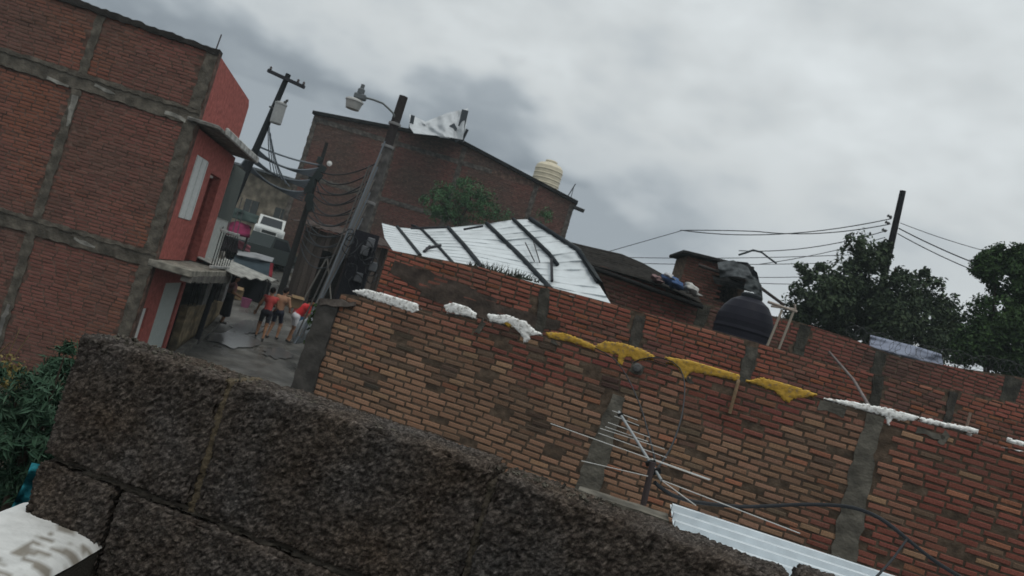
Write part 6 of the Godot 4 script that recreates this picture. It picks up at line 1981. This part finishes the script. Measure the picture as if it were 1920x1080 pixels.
	for q in [[[[418, 382], [450, 392], [486, 405]], [[415, 402], [448, 412], [480, 420]], Color(0.06, 0.085, 0.08), "dark ribbed awning"], [[[428, 418], [445, 414], [470, 424]], [[425, 440], [446, 442], [468, 446]], Color(0.3, 0.05, 0.12), "magenta cloth"], [[[448, 450], [458, 455], [470, 462]], [[444, 466], [458, 470], [468, 474]], Color(0.34, 0.13, 0.16), "pink cloth"], [[[418, 440], [430, 445], [446, 450]], [[412, 470], [428, 472], [446, 478]], Color(0.03, 0.025, 0.03), "black cloth side"]]:
		var cm := MB.new()
		cm.grid(sheet([q[0], q[1]], [30.2, 29.8], 20, 12, 0.06, 5.0, 0.5, q[0][0][0] * 0.7), q[2], 0.004)
		part(st, "stall_cloth", cm, mat("cloth"), q[3])
	var s5 := thing("tarp_stall", "low stall with sagging dark blue tarp and dark goods below", "stall", Vector3(at(480, 520, 29.0).x, ground_y(29), -29.0))
	var tm := MB.new()
	tm.grid(sheet([[[442, 476], [475, 480], [512, 490]], [[436, 492], [474, 500], [508, 508]], [[430, 512], [470, 520], [505, 526]]], [30.2, 29.2, 28.4], 24, 16, 0.05, 3.0, 0.5, 44.0), Color(0.06, 0.085, 0.1), 0.004)
	part(s5, "tarp", tm, mat("cloth"), "sagging dark blue tarp")
	var tm2 := MB.new()
	tm2.grid(sheet([[[446, 470], [480, 474], [514, 484]], [[444, 478], [476, 484], [510, 492]]], [30.0, 29.8], 20, 8, 0.03, 2.0, 0.4, 5.0), Color(0.4, 0.42, 0.44), 0.004)
	part(s5, "pale_tarp", tm2, mat("cloth"), "pale tarp edge")
	for q in [[436, 512], [505, 524], [446, 478], [510, 488]]:
		var pm := MB.new()
		var a := at(q[0], q[1], 28.6 if q[1] > 500 else 30.1)
		pm.tube([a, Vector3(a.x, ground_y(-a.z) - 0.05, a.z)], [0.03], 6, Color(0.04, 0.04, 0.04))
		part(s5, "tarp_post", pm, iron)
	var rg := MB.new()
	rg.grid(sheet([[[507, 492], [513, 494]], [[503, 525], [509, 526]]], [28.5, 28.4], 4, 10, 0.0, 1.0, 0.2), Color(0.4, 0.06, 0.08), 0.004)
	part(s5, "red_cloth", rg, mat("cloth"), "narrow red cloth")
	for q in [[450, 545, 1.1, 0.7], [478, 545, 0.8, 0.8]]:
		var gm := MB.new()
		var a := at(q[0], q[1], 29.2)
		gm.box(Transform3D(Basis(), Vector3(a.x, ground_y(29.2) + q[3] * 0.5, -29.2)), Vector3(q[2], q[3], 0.8), Color(0.02, 0.022, 0.025), 0.04)
		part(s5, "crate", gm, mat("old wood"))

func build_clutter() -> void:
	var rng := RandomNumberGenerator.new(); rng.seed = 404
	var kinds := [["plastic_crate", Color(0.05, 0.12, 0.2), "blue plastic crate among the goods by the market stall", "crate"], ["plastic_crate", Color(0.3, 0.06, 0.05), "red plastic crate among the goods by the market stall", "crate"], ["cardboard_box", Color(0.3, 0.21, 0.12), "brown cardboard box among the goods by the market stall", "box"], ["grain_sack", Color(0.42, 0.41, 0.38), "pale tied sack among the goods by the market stall", "sack"], ["plastic_bucket", Color(0.3, 0.1, 0.18), "pink plastic bucket among the goods by the market stall", "bucket"]]
	for k in 22:
		var q: Array = kinds[k % 5]
		var d := rng.randf_range(27.5, 33.5)
		var side := rng.randf() < 0.75
		var x := street_left(d) + rng.randf_range(0.1, 0.9) if side else street_right(d) - rng.randf_range(0.05, 0.4)
		var b := Vector3(x, street_y(x, d) - 0.02, -d)
		var label: String = q[2] if side else q[2].replace("among the goods by the market stall", "left beside the plank shack")
		var mb := MB.new()
		if q[0] == "plastic_bucket":
			mb.lathe(b, Vector3.UP, [Vector2(0.0, 0.0), Vector2(0.13, 0.0), Vector2(0.17, 0.3), Vector2(0.18, 0.32), Vector2(0.16, 0.31), Vector2(0.12, 0.04), Vector2(0, 0.04)], 14, q[1])
		elif q[0] == "grain_sack":
			mb.lathe(b, Vector3(rng.randf_range(-0.15, 0.15), 1, 0).normalized(), [Vector2(0, 0), Vector2(0.22, 0.02), Vector2(0.27, 0.2), Vector2(0.22, 0.48), Vector2(0.06, 0.6), Vector2(0.1, 0.7), Vector2(0, 0.71)], 12, q[1])
		elif q[0] == "cardboard_box":
			var t := Transform3D(Basis(Vector3.UP, rng.randf() * 3.0), b + Vector3.UP * 0.2)
			mb.box(t, Vector3(0.5, 0.38, 0.4), q[1], 0.01)
			mb.box(t * Transform3D(Basis(Vector3.RIGHT, 0.5), Vector3(0, 0.22, 0.26)), Vector3(0.48, 0.01, 0.2), q[1])
		else:
			var t := Transform3D(Basis(Vector3.UP, rng.randf() * 3.0), b)
			mb.box(t * Transform3D(Basis(), Vector3(0, 0.03, 0)), Vector3(0.5, 0.04, 0.36), q[1])
			for e in 3:
				for s in [-1.0, 1.0]:
					mb.box(t * Transform3D(Basis(), Vector3(0, 0.09 + e * 0.09, s * 0.17)), Vector3(0.5, 0.06, 0.02), q[1])
					mb.box(t * Transform3D(Basis(), Vector3(s * 0.24, 0.09 + e * 0.09, 0)), Vector3(0.02, 0.06, 0.32), q[1])
			for sx in [-1.0, 1.0]:
				for s in [-1.0, 1.0]: mb.box(t * Transform3D(Basis(), Vector3(sx * 0.24, 0.17, s * 0.165)), Vector3(0.035, 0.3, 0.035), q[1])
		single(q[0], mb, mat("cloth" if q[0] == "grain_sack" else "goods", Color.WHITE, 0.6, "faint", 1.0), label, q[3], b, "goods along the lane")

func build_pickup(D: float, px: float, py: float, WH: Color, called: String, label: String, yaw: float) -> void:
	var gc := at(px, py, D)
	var base := Vector3(gc.x, ground_y(D), -D)
	var t := thing(called, label, "pickup", base)
	var turn := Basis(Vector3.UP, yaw)
	var f := Transform3D(turn * Basis.from_scale(Vector3.ONE * 0.84), base + Vector3.UP * 0.02)
	var wh := mat("car paint", Color.WHITE, 0.3, "")
	var body := MB.new()   # side outline swept across the width; z towards the viewer is the front
	body.prism(PackedVector2Array([Vector2(-2.4, 0.42), Vector2(2.2, 0.4), Vector2(2.3, 0.6), Vector2(2.25, 0.95), Vector2(1.15, 1.1), Vector2(-2.4, 1.12)]), f * Transform3D(Basis(Vector3(0, 0, 1), Vector3.UP, Vector3(-1, 0, 0)), Vector3(0.84, 0, 0)), 1.68, WH)
	part(t, "body", body, wh)
	var cab := MB.new()
	cab.prism(PackedVector2Array([Vector2(-0.7, 1.1), Vector2(1.15, 1.1), Vector2(0.5, 1.72), Vector2(-0.55, 1.74)]), f * Transform3D(Basis(Vector3(0, 0, 1), Vector3.UP, Vector3(-1, 0, 0)), Vector3(0.74, 0, 0)), 1.48, WH)
	part(t, "cab", cab, wh)
	var gl := MB.new()
	gl.quad(f * Vector3(-0.62, 1.16, 1.1), f * Vector3(0.62, 1.16, 1.1), f * Vector3(0.56, 1.64, 0.6), f * Vector3(-0.56, 1.64, 0.6), Color(0.02, 0.025, 0.028))
	part(t, "windscreen", gl, mat("dark glass"))
	for s in [-1.0, 1.0]:
		var sg := MB.new()
		sg.quad(f * Vector3(s * 0.747, 1.16, 0.95), f * Vector3(s * 0.747, 1.16, -0.5), f * Vector3(s * 0.747, 1.62, -0.45), f * Vector3(s * 0.747, 1.62, 0.48), Color(0.02, 0.025, 0.028))
		part(t, "side_window", sg, mat("dark glass"))
		var hl := MB.new()
		hl.box(f * Transform3D(Basis(), Vector3(s * 0.62, 0.8, 2.28)), Vector3(0.3, 0.18, 0.06), Color(0.4, 0.42, 0.42), 0.02)
		part(t, "headlight", hl, mat("dark glass"))
		for z in [1.45, -1.5]:
			var ty := MB.new()
			ty.lathe(f * Vector3(s * 0.64, 0.34, z), f.basis.x * s, [Vector2(0.2, 0), Vector2(0.34, 0.02), Vector2(0.35, 0.1), Vector2(0.34, 0.2), Vector2(0.2, 0.21)], 18, Color(0.02, 0.02, 0.02))
			var typ := part(t, "wheel", ty, mat("rubber", Color.WHITE, 0.9, ""))
			var rim := MB.new()
			rim.lathe(f * Vector3(s * 0.64, 0.34, z), f.basis.x * s, [Vector2(0.2, 0.17), Vector2(0.1, 0.2), Vector2(0.0, 0.19)], 14, Color(0.25, 0.25, 0.25))
			part(typ, "rim", rim, mat("zinc roof"))
	var gr := MB.new()
	gr.box(f * Transform3D(Basis(), Vector3(0, 0.78, 2.27)), Vector3(0.8, 0.18, 0.05), Color(0.04, 0.045, 0.045), 0.01)
	part(t, "grille", gr, mat("dark iron"))
	var bp := MB.new()
	bp.box(f * Transform3D(Basis(), Vector3(0, 0.5, 2.3)), Vector3(1.66, 0.2, 0.14), Color(0.2, 0.21, 0.21), 0.03)
	part(t, "bumper", bp, mat("grey sheet"))
